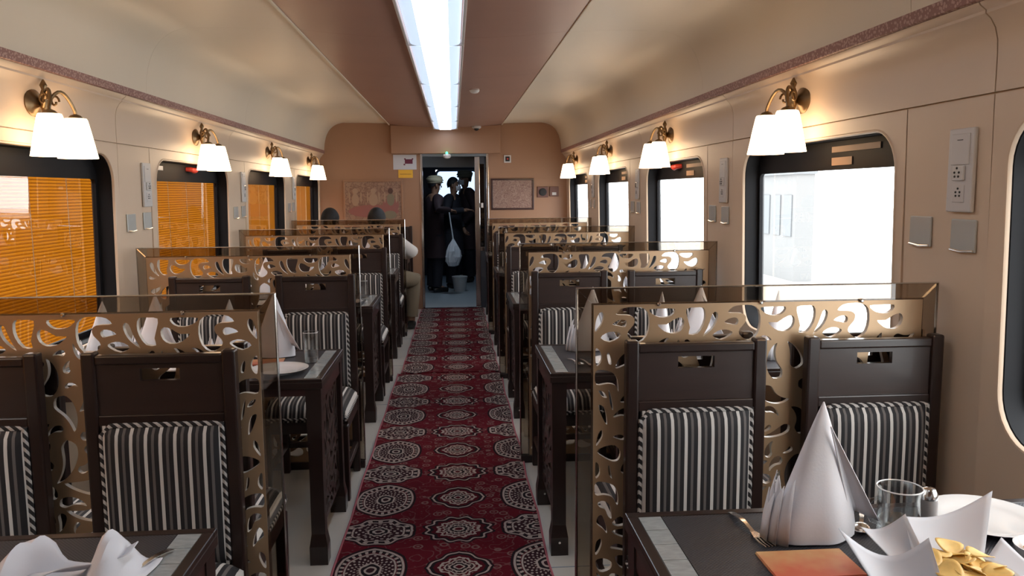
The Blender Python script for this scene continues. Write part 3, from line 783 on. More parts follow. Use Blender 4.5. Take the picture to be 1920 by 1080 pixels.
def carved_holes(Wp, Hp, seed, top_row=True, margin=0.008, tries=6000, smin=0.05, smax=0.125):
    """holes as polygons in panel coordinates: x 0..Wp, y 0..Hp (up)"""
    rnd = random.Random(seed); holes = []
    if top_row:
        per = 0.324; x0 = 0.16 - 2*per
        while x0 < Wp:
            for key, p in TR.items():
                q = [((a-250)*K1 + x0, Hp - (b-235)*K1) for a, b in p]
                if min(a for a, _ in q) > margin and max(a for a, _ in q) < Wp-margin: holes.append(smooth_loop(q, 2))
            x0 += per
    gap = 0.0075
    segs = []                                   # (cx, cy, radius, dense boundary)
    def dense(h):
        out = []
        for i in range(len(h)):
            p, q = h[i-1], h[i]; m = max(1, int(math.hypot(q[0]-p[0], q[1]-p[1])/0.004))
            out += [(p[0]+(q[0]-p[0])*k/m, p[1]+(q[1]-p[1])*k/m) for k in range(m)]
        return out
    def inside(x, y, h):
        ins = False; j = len(h)-1
        for i in range(len(h)):
            if (h[i][1] > y) != (h[j][1] > y) and x < (h[j][0]-h[i][0])*(y-h[i][1])/(h[j][1]-h[i][1])+h[i][0]: ins = not ins
            j = i
        return ins
    def reg(h):
        mx = sum(a for a, _ in h)/len(h); my = sum(b for _, b in h)/len(h)
        segs.append((mx, my, max(math.hypot(a-mx, b-my) for a, b in h), dense(h), h))
    for h in holes: reg(h)
    if top_row:
        extra = [smooth_loop([((zx/2.45 - 23 - 2.3)*0.00148 + 0.004, Hp - (zy/2.45 + 74)*0.00148) for zx, zy in p], 3) for p in TS]
        extra += [smooth_loop([((zx-175)*0.000293, Hp - (zy-235)*0.000293) for zx, zy in p], 3) for p in
                  ([(190, 490), (195, 400), (225, 320), (260, 305), (275, 350), (255, 420), (210, 482)], [(190, 560), (260, 500), (350, 486), (420, 500), (450, 560), (430, 630), (380, 648), (300, 620), (220, 590)])]
        for p in extra:
            if any((a-c)**2 + (b-d)**2 < 0.0045**2 for q in segs for c, d in q[3] for a, b in p) or any(inside(p[0][0], p[0][1], q[4]) or inside(q[0], q[1], p) for q in segs) or min(a for a, _ in p) < 0.003: continue
            holes.append(p); reg(p)
    for tr in range(tries):
        f = 1.15 if tr < tries*0.25 else (0.75 if tr < tries*0.55 else 0.42)
        cx, cy = rnd.uniform(0, Wp), rnd.uniform(0, Hp)
        L = rnd.uniform(smin, smax)*f + 0.010; wd = L*rnd.uniform(0.20, 0.33)
        poly = smooth_loop(comma(cx, cy, L, wd, rnd.uniform(0, 2*pi), rnd.choice((-1, 1))*rnd.uniform(0.4, 1.9)), 2)
        if min(a for a, _ in poly) < margin or max(a for a, _ in poly) > Wp-margin or min(b for _, b in poly) < margin or max(b for _, b in poly) > Hp-margin: continue
        mx = sum(a for a, _ in poly)/len(poly); my = sum(b for _, b in poly)/len(poly); rr = max(math.hypot(a-mx, b-my) for a, b in poly)
        ok = True
        for hx, hy, hr, hd, h in segs:
            if math.hypot(hx-mx, hy-my) > rr+hr+gap: continue
            if any(abs(a-c) < gap and (a-c)**2 + (b-d)**2 < gap*gap for a, b in poly for c, d in hd) or inside(mx, my, h) or inside(poly[0][0], poly[0][1], h) or inside(hx, hy, poly): ok = False; break
        if ok: holes.append(poly); reg(poly)
    return holes
def carved_mesh(name, Wp, Hp, holes, thick, edge=False):
    cu = bpy.data.curves.new(name, 'CURVE'); cu.dimensions = '2D'; cu.fill_mode = 'BOTH'; cu.extrude = thick/2
    for lp in [[(0, 0), (Wp, 0), (Wp, Hp), (0, Hp)]] + holes:
        sp = cu.splines.new('POLY'); sp.points.add(len(lp)-1); sp.use_cyclic_u = True
        for i, (a, b) in enumerate(lp): sp.points[i].co = (a, b, 0, 1)
    o = bpy.data.objects.new(name, cu); COL.objects.link(o)
    bpy.context.view_layer.update()
    me = bpy.data.meshes.new_from_object(o.evaluated_get(bpy.context.evaluated_depsgraph_get()))
    bpy.data.objects.remove(o); bpy.data.curves.remove(cu)
    me.transform(Matrix.Rotation(pi/2, 4, 'X'))           # stand it up: x across, z up
    me.name = name; me.materials.clear()
    if edge:
        me.materials.append(M['gold']); me.materials.append(M['cut_edge'])
        for p_ in me.polygons: p_.material_index = 0 if abs(p_.normal.y) > 0.7 else 1
    return me
PT = 1.186; FW = 0.047
PX = {'right': (0.343, 1.404), 'left': (-1.612, -0.493)}
for side in ('right', 'left'):
    x0, x1 = PX[side]; Wp = x1-x0-2*FW; Hp = PT-FW-0.04
    pm = carved_mesh('carved_panel', Wp, Hp, carved_holes(Wp, Hp, 11), 0.015, True)
    if side == 'left':
        for v in pm.vertices: v.co.x = Wp - v.co.x
        pm.flip_normals()
    proto = None
    for k in range(4):
        lab = '%s carved golden screen partition with smoked border, %s of the aisle' % (PN[k], side)
        if proto is None:
            p = thing('screen_partition', lab, 'partition', (x0, YP[k], 0), group='carved screen partitions'); proto = p
            c = link('carved_panel', pm, 'gold', p, (FW, 0, 0.04))
            Wt = x1-x0; h = 0.006
            def strip(q):        # q: four (x, z) corners in order
                return MB().hexa([(a, -h, b) for a, b in q], [(a, h, b) for a, b in q])
            g = 0.0006
            strip([(0, PT), (Wt, PT), (Wt-FW, PT-FW), (FW, PT-FW)]).build('top_border', 'smoke', p)
            strip([(0, 0.04), (FW, 0.04), (FW, PT-FW-g), (0, PT-g)]).build('side_border', 'smoke', p)
            strip([(Wt-FW, 0.04), (Wt, 0.04), (Wt, PT-g), (Wt-FW, PT-FW-g)]).build('side_border', 'smoke', p)
            MB().tube([(FW, 0, 0.04), (FW, 0, PT-FW), (Wt-FW, 0, PT-FW), (Wt-FW, 0, 0.04)], 0.0068, 6).build('inner_bead', 'bead', p, smooth=True)
            MB().tube([(0, 0, 0.04), (0, 0, PT), (Wt, 0, PT), (Wt, 0, 0.04)], 0.0045, 6).build('outer_edge', 'chrome', p, smooth=True)
            MB().box(0, Wt, -0.02, 0.02, 0.0, 0.04).build('base_rail', 'wood', p, bevel=0.003)
            for u in (0.22, 0.5, 0.78):
                MB().lathe([(0.006, 0), (0.006, 0.006), (0.003, 0.009)], n=8).build('screw_cap', 'chrome', p).matrix_local = Matrix.Translation((Wt*u, -0.008, PT-FW)) @ Matrix.Rotation(pi/2, 4, 'X')
        else:
            p = copy_tree(proto); p.location = (x0, YP[k], 0); p['label'] = lab

# ------------------------------------------------------------------ tables
TY = [1.38, 3.35, 5.32, 7.29, 9.20]
def make_table(side, L):
    """local x runs from the aisle end (0) to the wall (L); y -0.3..0.3"""
    t = thing('dining_table', '', 'table', group='dark dining tables')
    D = 0.30
    MB().box(0, L, -D, D, 0.712, 0.738).build('table_top', 'wood', t, bevel=0.003)
    m = 0.024
    # raised rim and inlay
    for x0, x1, y0, y1 in ((0, L, -D, -D+m), (0, L, D-m, D), (0, m, -D+m, D-m), (L-m, L, -D+m, D-m)):
        MB().box(x0, x1, y0, y1, 0.7375, 0.750).build('rim', 'wood', t, bevel=0.002)
    MB().box(m+0.052, L-m-0.002, -D+m+0.001, D-m-0.001, 0.7375, 0.7485).build('woven_inlay', 'mat', t)
    n = 8; st = (2*D-2*m)/n
    for i in range(n):
        MB().box(m+0.001, m+0.050, -D+m+i*st+0.001, -D+m+(i+1)*st-0.001, 0.7375, 0.7488).build('inlay_tile', 'tile', t)
    MB().box(0.012, L-0.012, -D+0.012, -D+0.032, 0.682, 0.7125).build('apron', 'woodred', t)
    MB().box(0.012, L-0.012, D-0.032, D-0.012, 0.682, 0.7125).build('apron', 'woodred', t)
    MB().box(0.010, 0.030, -D+0.034, D-0.034, 0.650, 0.7125).build('end_apron', 'woodred', t)
    for x in (0.036, L-0.042):
        for y in (-D+0.036, D-0.036):
            a = 0.026; b = 0.030; c = 0.035
            q = lambda r, z: [(x-r, y-r, z), (x+r, y-r, z), (x+r, y+r, z), (x-r, y+r, z)]
            mb = MB(); rings = [q(c, 0.0), q(c, 0.075), q(0.027, 0.125), q(a, 0.35), q(b, 0.7125)]
            vs = [p for r in rings for p in r]; fs = [(3, 2, 1, 0), (16, 17, 18, 19)]
            for i in range(4):
                for j in range(4): fs.append((4*i+j, 4*i+(j+1) % 4, 4*i+4+(j+1) % 4, 4*i+4+j))
            lg = mb.add(vs, fs).build('leg', 'wood', t)
            MB().lathe([(0.006, 0), (0.005, 0.003)], n=8).build('foot_stud', 'chrome', lg).matrix_local = Matrix.Translation((x, y-c, 0.055)) @ Matrix.Rotation(pi/2, 4, 'X')
    # carved end board between the aisle legs
    pm = carved_mesh('end_board', 2*D-0.14, 0.52, carved_holes(2*D-0.14, 0.52, 5, top_row=False, tries=2500), 0.010)
    pm.transform(Matrix.Rotation(pi/2, 4, 'Z'))
    link('end_board', pm, 'carved_dark', t, (0.030, -D+0.07, 0.13))
    return t
TX = {'right': (0.368, 1.0), 'left': (-0.515, -1.0)}
tables = {}
for side in ('right', 'left'):
    L = 1.030 if side == 'right' else 1.090
    proto = make_table(side, L)
    for k in range(5):
        o = proto if k == 0 else copy_tree(proto)
        o.location = (TX[side][0], TY[k], 0)
        if side == 'left': o.rotation_euler = (0, 0, pi)
        o['label'] = '%s dark wooden dining table with a grey tile inlay, %s of the aisle' % (('front', 'second', 'third', 'fourth', 'last')[k], side)

# ------------------------------------------------------------------ wall sconces
def make_sconce():
    """local: wall plane x=0, lamp reaches out along -x; shades at y = -0.105 and +0.105"""
    t = thing('wall_sconce', '', 'lamp', group='twin wall sconces')
    bp = MB().lathe([(0.052, 0), (0.054, 0.006), (0.046, 0.012), (0.030, 0.018), (0.012, 0.030)], n=24, sy=1.25)
    o = bp.build('back_plate', 'brass', t, smooth=True); o.matrix_local = Matrix.Rotation(-pi/2, 4, 'Y')
    MB().lathe([(0.004, -0.075), (0.013, -0.060), (0.007, -0.045), (0.015, -0.02), (0.015, 0.03), (0.008, 0.050), (0.014, 0.066), (0.003, 0.088)], (-0.045, 0, 0.0), 12).build('finial', 'brass', t, smooth=True)
    for s in (-1, 1):
        pts = [(-0.030, 0, -0.01)]
        for i in range(13):
            a = i/12
            y = s*(0.012 + 0.093*a); x = -0.045 - 0.065*math.sin(a*pi*0.5)
            pts.append((x, y, -0.015 + 0.062*math.sin(a*pi) + 0.012*math.sin(a*2*pi) - 0.012*a))
        pts.append((-0.110, s*0.105, -0.045))
        arm = MB().tube(pts, [0.007]*len(pts), 8).build('arm', 'brass', t, smooth=True)
        cur = [(-0.062-0.018*cos(a)*(1-a/9), s*0.045, 0.008+0.026*sin(a)*(1-a/9)) for a in [i*0.45 for i in range(15)]]
        MB().tube(cur, 0.0045, 6).build('scroll', 'brass', arm, smooth=True)
        MB().lathe([(0.008, -0.035), (0.020, -0.040), (0.030, -0.052), (0.032, -0.062)], (-0.110, s*0.105, 0), 16, cap1=False).build('shade_holder', 'brass', t, smooth=True)
        n = 28; prof = [(0.018, -0.050), (0.040, -0.052), (0.044, -0.060), (0.055, -0.110), (0.066, -0.165), (0.075, -0.210), (0.072, -0.210), (0.063, -0.165), (0.052, -0.110), (0.041, -0.062)]
        MB().lathe(prof, (-0.110, s*0.105, 0), n, cap0=False, cap1=True).build('glass_shade', 'shade', t, smooth=True)
    return t
sconce0 = make_sconce(); f0 = True
for side, s, xw, yc in (('right', 1, 1.412, 3.19), ('left', -1, -1.620, 3.29)):
    for k in range(-1, 4):
        o = sconce0 if f0 else copy_tree(sconce0); f0 = False
        o.location = (xw, yc + PITCHY*k, 1.815); o.rotation_euler = (0, 0, 0 if s > 0 else pi)
        o['label'] = '%s twin brass wall lamp with glowing opal shades above a %s window' % (('out of frame', 'nearest', 'second', 'third', 'farthest')[k+1], side)

# ------------------------------------------------------------------ switch plates on the piers
def make_switch():
    t = thing('switch_plate', '', 'socket', group='tall white switch plates')
    MB().box(-0.012, 0, -0.056, 0.056, -0.115, 0.115).build('plate', 'white', t, bevel=0.004)
    MB().box(-0.015, -0.011, -0.040, 0.040, 0.015, 0.100).build('blank_module', 'white', t, bevel=0.002)
    MB().box(-0.016, -0.014, -0.012, 0.012, 0.082, 0.084).build('brand_line', 'dark', t)
    a = MB().box(-0.020, -0.011, -0.026, 0.026, -0.028, 0.014).build('socket_insert', 'china', t, bevel=0.004)
    for y, z in ((0, 0.006), (-0.010, -0.006), (0.010, -0.006), (-0.008, -0.017), (0.008, -0.017)): MB().lathe([(0.0032, 0), (0.0032, 0.002)], n=8).build('pin_hole', 'dark', a).matrix_local = Matrix.Translation((-0.020, y, z)) @ Matrix.Rotation(-pi/2, 4, 'Y')
    b = MB().box(-0.014, -0.011, -0.026, 0.026, -0.088, -0.040).build('socket_insert', 'white', t, bevel=0.002)
    for y, z in ((0, -0.050), (-0.009, -0.060), (0.009, -0.060), (-0.008, -0.070), (0.008, -0.070)): MB().lathe([(0.0030, 0), (0.0030, 0.002)], n=8).build('pin_hole', 'dark', b).matrix_local = Matrix.Translation((-0.014, y, z)) @ Matrix.Rotation(-pi/2, 4, 'Y')
    return t
sw0 = make_switch()
def make_card(w=0.11):
    t = thing('clear_card_holder', '', 'holder', group='small clear plastic holders')
    MB().box(-0.006, 0, -w/2, w/2, -0.045, 0.045).build('backing', 'plate_clear', t, bevel=0.004)
    MB().tube([(-0.008, -w/2+0.004, -0.040), (-0.009, 0, -0.044), (-0.008, w/2-0.004, -0.040)], 0.003, 6).build('lip', 'chrome', t, smooth=True)
    return t
cd0 = make_card(); fs0 = fc0 = True
for side, S in SIDE.items():
    s = S['s']
    for k in range(0, 4):
        y = (2.143 if s > 0 else 2.425) + PITCHY*k
        if y > 9.5: continue
        if s < 0 and k == 0: continue
        pn = (('nearest', 'second', 'third', 'fourth')[k] if s > 0 else ('', 'nearest', 'second', 'third')[k])
        o = sw0 if fs0 else copy_tree(sw0); fs0 = False
        o.location = (s*(S['X']+lean(1.5)-0.001), y, 1.508); o.rotation_euler = (0, 0, 0 if s > 0 else pi)
        o['label'] = 'tall white switch and socket plate on the %s pier of the %s wall' % (pn, side)
        for j, (yy, zz) in enumerate(((2.335, 1.331), (2.129, 1.328)) if s > 0 else ((2.210, 1.316), (2.425, 1.319))):
            o = cd0 if fc0 else copy_tree(cd0); fc0 = False
            o.location = (s*(S['X']+lean(zz)-0.001), yy + PITCHY*k, zz); o.rotation_euler = (0, 0, 0 if s > 0 else pi)
            o['label'] = 'small clear plastic holder %s on the %s pier of the %s wall' % (('beside the switch plate', 'below the switch plate')[j if True else 0], pn, side)

# ------------------------------------------------------------------ things on the end wall
def picture(name, label, x0, x1, z0, z1, art, frame):
    t = thing(name, label, 'picture', ((x0+x1)/2, YE, z0)); w = (x1-x0)/2; h = z1-z0; f = 0.022
    MB().box(-w+f, w-f, -0.010, -0.002, f, h-f).build('canvas', art, t)
    for a, b, c, d in ((-w, w, 0, f), (-w, w, h-f, h), (-w, -w+f, f, h-f), (w-f, w, f, h-f)):
        MB().box(a, b, -0.020, -0.001, c, d).build('frame_bar', frame, t, bevel=0.003)
    return t, w, h
t, w, h = picture('framed_painting', 'faded folk painting of three seated figures left of the doorway', -1.343, -0.617, 1.10, 1.612, 'art1', 'trimwood')
def blob(nm, m, cx, cz, rx, rz, y=-0.0125, n=16):
    v = [(cx + rx*cos(2*pi*i/n), y, cz + rz*sin(2*pi*i/n)) for i in range(n)]; v2 = [(a, -0.0095, c) for a, _, c in v]
    MB().add(v + v2, [tuple(range(n))] + [(i, (i+1) % n, n+(i+1) % n, n+i) for i in range(n)]).build(nm, m, t)
blob('painted_ground', 'artred', 0.0, 0.13, 0.31, 0.08); blob('painted_robe', 'artred', 0.21, 0.20, 0.10, 0.10, -0.0128)
for cx, rb, hd in ((-0.22, 0.055, 'artcream'), (0.0, 0.07, 'artcream'), (0.21, 0.06, 'artdark')):
    blob('painted_body', 'artcream' if cx < 0.1 else 'artgreen', cx, 0.27, rb*0.8, 0.075, -0.0131)
    blob('painted_head', hd, cx, 0.375, 0.032, 0.036, -0.0134)
    for sx in (-1, 1): blob('painted_arm', 'artcream', cx+sx*0.07, 0.30, 0.010, 0.07, -0.0136)
blob('painted_green', 'artgreen', 0.20, 0.085, 0.08, 0.05, -0.0133)
picture('framed_painting', 'fine lined monochrome folk painting right of the doorway', 0.468, 1.002, 1.232, 1.618, 'art2', 'woodred')
t = thing('paper_notice', 'white paper notice with a maroon emblem left of the doorway', 'notice', (-0.586, YE, 1.735))
MB().box(-0.142, 0.142, -0.0025, -0.0005, 0, 0.18).build('sheet', 'paper', t)
MB().box(0.000, 0.095, -0.0036, -0.0024, 0.070, 0.125).box(-0.008, 0.012, -0.0036, -0.0024, 0.120, 0.136).box(0.085, 0.103, -0.0036, -0.0024, 0.120, 0.136).box(-0.016, 0.004, -0.0036, -0.0024, 0.052, 0.070).build('emblem', 'maroonink', t)
t = thing('yellow_notice', 'small yellow paper notice under the white notice', 'notice', (-0.580, YE, 1.634))
MB().box(-0.088, 0.088, -0.003, -0.0005, 0, 0.098).build('sheet', 'yellow', t)
MB().box(-0.070, 0.070, -0.0040, -0.0029, 0.042, 0.046).build('fold_line', 'maroonink', t)
t = thing('wall_panel_button', 'small square white framed black control left of the corner lamp', 'control', (0.676, YE, 1.858))
MB().box(-0.044, 0.044, -0.014, -0.0005, -0.047, 0.047).build('frame', 'white', t, bevel=0.004)
b = MB().box(-0.027, 0.027, -0.018, -0.013, -0.030, 0.030).build('button', 'dark', t, bevel=0.003)
MB().box(-0.008, 0.010, -0.0195, -0.0175, -0.010, 0.010).build('red_mark', 'redplastic', b)
t = thing('wall_speaker', 'small brown wall box with a round black speaker grille', 'speaker', (1.112, YE, 1.448))
MB().box(-0.066, 0.066, -0.020, -0.0005, -0.066, 0.066).build('box', 'speaker', t, bevel=0.004)
MB().lathe([(0.046, 0), (0.048, 0.006), (0.036, 0.010), (0.012, 0.008)], n=24).build('grille', 'dark', t, smooth=True).matrix_local = Matrix.Translation((0, -0.020, 0)) @ Matrix.Rotation(pi/2, 4, 'X')
t = thing('fire_alarm_box', 'small red brown wall box with a pale label beside the speaker', 'alarm', (1.255, YE, 1.455))
MB().box(-0.056, 0.056, -0.026, -0.0005, -0.060, 0.060).build('box', 'speaker', t, bevel=0.004)
MB().box(-0.026, 0.026, -0.029, -0.025, -0.045, -0.012).build('label_plate', 'white', t)
t = thing('exit_indicator', 'green glowing indicator with a white dome over the doorway', 'light', (-0.07, YE-0.075, 1.915))
MB().lathe([(0.040, 0.010), (0.050, -0.010), (0.040, -0.035), (0.015, -0.045)], (0, -0.042, -0.01), 20).build('dome', 'white', t, smooth=True)
MB().lathe([(0.014, 0), (0.014, 0.015), (0.006, 0.028)], (0, -0.045, 0.001), 12).build('green_lamp', 'green', t, smooth=True)
t = thing('security_camera', 'small white dome camera on the ceiling above the header', 'camera', (0.292, 9.82, 2.238))
MB().lathe([(0.055, 0.006), (0.056, -0.014), (0.046, -0.022)], n=20).build('housing', 'white', t, smooth=True)
MB().lathe([(0.030, -0.020), (0.026, -0.040), (0.010, -0.050)], n=16).build('dome', 'dark', t, smooth=True)

# ------------------------------------------------------------------ table ware
def napkin_mesh():
    mb = MB(); n = 36; rows = 12; H = 0.275
    vs = []
    for j in range(rows+1):
        t = j/rows; z = 0.004 + H*t
        for i in range(n):
            a = 2*pi*i/n
            r = 0.086*((1-t)**0.92)*(1 + 0.10*cos(2*a) + 0.05*cos(5*a+0.6)*(1-t)) + 0.0015
            if t < 0.12: r *= 0.90 + 0.10*(t/0.12)
            vs.append((r*cos(a) + 0.010*t, r*0.72*sin(a) - 0.006*t, z))
    fs = [(j*n+i, j*n+(i+1) % n, (j+1)*n+(i+1) % n, (j+1)*n+i) for j in range(rows) for i in range(n)]
    fs.append(tuple(reversed(range(n)))); fs.append(tuple(rows*n+i for i in range(n)))
    return mb.add(vs, fs)
def make_napkin():
    t = thing('napkin_cone', '', 'napkin', group='white cone folded napkins')
    napkin_mesh().build('cone', 'linen', t, smooth=True)
    # stepped pleats on one side
    for q, (r, hh, a0, a1) in enumerate(((1.05, 0.135, 150, 215), (1.10, 0.120, 145, 200), (1.15, 0.105, 140, 188))):
        mb = MB(); m = 12; vs = []
        for i in range(m+1):
            a = R(a0 + (a1-a0)*i/m); u = i/m
            top = hh*(0.72 + 0.28*abs(((u*2.0) % 1.0)-0.5)*2)
            for zz, sh in ((0.002, 1.0), (top*0.5, 1 - 0.48*top), (top, 1 - 1.45*top)):
                rr = 0.088*r*sh*(1 + 0.10*cos(2*a))
                vs.append((rr*cos(a), rr*0.72*sin(a), zz))
        fs = [(3*i+k, 3*i+3+k, 3*i+4+k, 3*i+1+k) for i in range(m) for k in (0, 1)]
        o = mb.add(vs, fs).build('pleat', 'linen', t, smooth=True)
        md = o.modifiers.new('thickness', 'SOLIDIFY'); md.thickness = 0.0018
    # the open wing on the other side
    mb = MB(); vs = []; m = 10
    for i in range(m+1):
        u = i/m
        for k in range(5):
            v = k/4
            x = (0.060 + 0.060*v)*(1-u) + 0.012*u; y = -0.030 - 0.012*v*(1-u) + 0.02*math.sin(v*pi)*(1-u)
            z = 0.060*(1-u)*(0.6+0.4*(1-v)) + 0.235*u
            vs.append((x, y, z))
    fs = [(5*i+k, 5*i+5+k, 5*i+6+k, 5*i+1+k) for i in range(m) for k in range(4)]
    o = mb.add(vs, fs).build('wing', 'linen', t, smooth=True); md = o.modifiers.new('thickness', 'SOLIDIFY'); md.thickness = 0.0018
    return t
def make_plate(r=0.115):
    t = thing('dinner_plate', '', 'plate', group='white dinner plates')
    k = r/0.115
    MB().lathe([(0.055*k, 0), (0.060*k, 0.004), (0.085*k, 0.007), (0.113*k, 0.017), (0.115*k, 0.019), (0.112*k, 0.0195), (0.082*k, 0.0105), (0.070*k, 0.007), (0.0, 0.0068)], n=40, cap1=False).build('dish', 'china', t, smooth=True)
    MB().lathe([(0.060*k, -0.0), (0.060*k, 0.003), (0.055*k, 0.003), (0.055*k, 0.0)], n=30, cap0=False, cap1=False).build('foot_ring', 'china', t, smooth=True)
    return t
def make_tumbler():
    t = thing('glass_tumbler', '', 'glass', group='clear glass tumblers')
    def sq(r, z, n=24):
        out = []
        for i in range(n):
            a = 2*pi*i/n; c, s = cos(a), sin(a); e = 0.45
            out.append((r*math.copysign(abs(c)**e, c), r*math.copysign(abs(s)**e, s), z))
        return out
    mb = bridge(MB(), [sq(0.026, 0.0), sq(0.027, 0.002), sq(0.031, 0.128), sq(0.0295, 0.129), sq(0.0265, 0.016), sq(0.001, 0.015)])
    mb.f.append(tuple(reversed(range(24))))
    mb.build('body', 'tumbler', t, smooth=True)
    MB().add(*[(lambda a, b: (a + b, [(i, (i+1) % 24, 24+(i+1) % 24, 24+i) for i in range(24)]))(sq(0.0312, 0.128), sq(0.0292, 0.1295))][0]).build('rim', 'china', t, smooth=True)
    MB().lathe([(0.025, 0.003), (0.025, 0.012)], n=20).build('heavy_base', 'tumbler', t, smooth=True)
    return t
def cutlery_blank(spoon):
    t = thing('spoon' if spoon else 'fork', '', 'spoon' if spoon else 'fork', group='steel cutlery on the tables')
    mb = MB(); n = 12; vs = []
    for i in range(n+1):
        u = i/n; y = 0.105*u; w = 0.0045 + 0.0030*(1-u)**2 + 0.0015*sin(u*6)*0.3; z = 0.003 + 0.006*math.sin(u*pi)
        vs += [(-w, y, z), (w, y, z), (-w, y, z+0.0022), (w, y, z+0.0022)]
    fs = []
    for i in range(n):
        a = 4*i; fs += [(a, a+1, a+5, a+4), (a+2, a+3, a+7, a+6), (a, a+4, a+6, a+2), (a+1, a+5, a+7, a+3)]
    fs += [(0, 1, 3, 2), (4*n, 4*n+1, 4*n+3, 4*n+2)]
    mb.add(vs, fs).build('handle', 'chrome', t, smooth=True)
    if spoon:
        mb = MB(); vs = []; nr = 6; na = 20
        for j in range(nr+1):
            for i in range(na):
                a = 2*pi*i/na; r = j/nr
                vs.append((0.019*r*cos(a)*(1+0.12*sin(a)), 0.128 + 0.028*r*sin(a), 0.0015 + 0.007*r*r))
        fs = [(j*na+i, j*na+(i+1) % na, (j+1)*na+(i+1) % na, (j+1)*na+i) for j in range(nr) for i in range(na)]
        o = mb.add(vs, fs).build('bowl', 'chrome', t, smooth=True); o.modifiers.new('thickness', 'SOLIDIFY').thickness = 0.0014
    else:
        mb = MB().hexa([(-0.0045, 0.100, 0.003), (0.0045, 0.100, 0.003), (0.013, 0.135, 0.004), (-0.013, 0.135, 0.004)], [(-0.0045, 0.100, 0.0052), (0.0045, 0.100, 0.0052), (0.013, 0.135, 0.006), (-0.013, 0.135, 0.006)])
        mb.build('neck', 'chrome', t)
        for x in (-0.0105, -0.0035, 0.0035, 0.0105):
            MB().tube([(x, 0.134, 0.005), (x, 0.155, 0.004), (x, 0.180, 0.007)], [0.0023, 0.0021, 0.001], 6).build('tine', 'chrome', t, smooth=True)
    return t
def make_cardo(w=0.17, d=0.11):
    t = thing('table_card', '', 'card', group='red printed table cards')
    MB().box(-w/2, w/2, -d/2, d/2, 0.0, 0.0025).build('printed_face', 'redcard', t)
    MB().box(-w/2+0.002, w/2+0.001, -d/2+0.002, d/2+0.001, 0.0026, 0.004).build('folded_leaf', 'redcard', t)
    return t
PROTO = {'napkin': make_napkin(), 'plate': make_plate(), 'tumbler': make_tumbler(), 'fork': cutlery_blank(False), 'spoon': cutlery_blank(True), 'card': make_cardo()}
USED = {k: False for k in PROTO}
NAMES = {'napkin': 'white cone folded napkin', 'plate': 'white dinner plate', 'tumbler': 'clear square glass tumbler', 'fork': 'steel fork', 'spoon': 'steel spoon', 'card': 'red printed card'}
TZ = 0.7487
def put(kind, x, y, rz, where, scale=1.0, z=TZ):
    o = copy_tree(PROTO[kind]) if USED[kind] else PROTO[kind]
    USED[kind] = True
    o.location = (x, y, z); o.rotation_euler = (0, 0, rz)
    if scale != 1.0: o.scale = (scale,)*3
    o['label'] = NAMES[kind] + ' ' + where
    return o
rnd = random.Random(4)
# front tables, as the photograph shows them
put('napkin', 0.728, 1.530, 0.15, 'standing tall on the front right table', 1.02)
put('fork', 0.600, 1.655, pi+0.10, 'lying on the front right table beside the tall napkin')
put('card', 0.665, 1.405, 0.0, 'under the fork on the front right table')
put('spoon', 0.90, 1.655, pi-0.5, 'behind the glass mug on the front right table')
pl = put('plate', 1.120, 1.560, 0, 'large and empty on the front right table near the wall', 1.0)
put('spoon', -0.575, 1.575, pi-0.35, 'beside the folded napkin on the front left table')
for k in range(1, 5):
    for side in ('left', 'right'):
        s = 1 if side == 'right' else -1
        xe = TX[side][0]; tn = 'on the %s %s table, ' % (('', 'second', 'third', 'fourth', 'last')[k], side)
        for j, w in enumerate(('aisle', 'window')):
            for f, fn in ((-1, 'near'), (1, 'far')):
                cx = xe + s*(0.25 + 0.50*j); cy = TY[k]
                wh = tn + '%s side, %s seat' % (w, fn)
                a = 0.0 if s > 0 else 0.0
                if f > 0:
                    put('napkin', cx - 0.02 + rnd.uniform(-0.01, 0.01), cy+0.165, rnd.uniform(-0.3, 0.3), wh)
                    if j == 0 and s < 0: put('tumbler', xe + s*0.095, cy+0.03, 0.1, wh)
                else:
                    put('plate', cx - s*0.06 if s < 0 else cx + 0.05, cy-0.155, 0, wh)
                    if k < 4: put('napkin', cx + s*(0.25 if s > 0 else 0.16), cy-0.06, rnd.uniform(-0.4, 0.4) + 1.2, wh)
                if k < 4 and j == 0 and f < 0:
                    if side == 'right':
                        put('spoon', xe + 0.105, cy-0.03, pi+0.25, wh); put('fork', xe + 0.145, cy-0.05, pi+0.3, wh)
                    else:
                        put('card', xe - 0.30, cy+0.04, 0.1, wh)
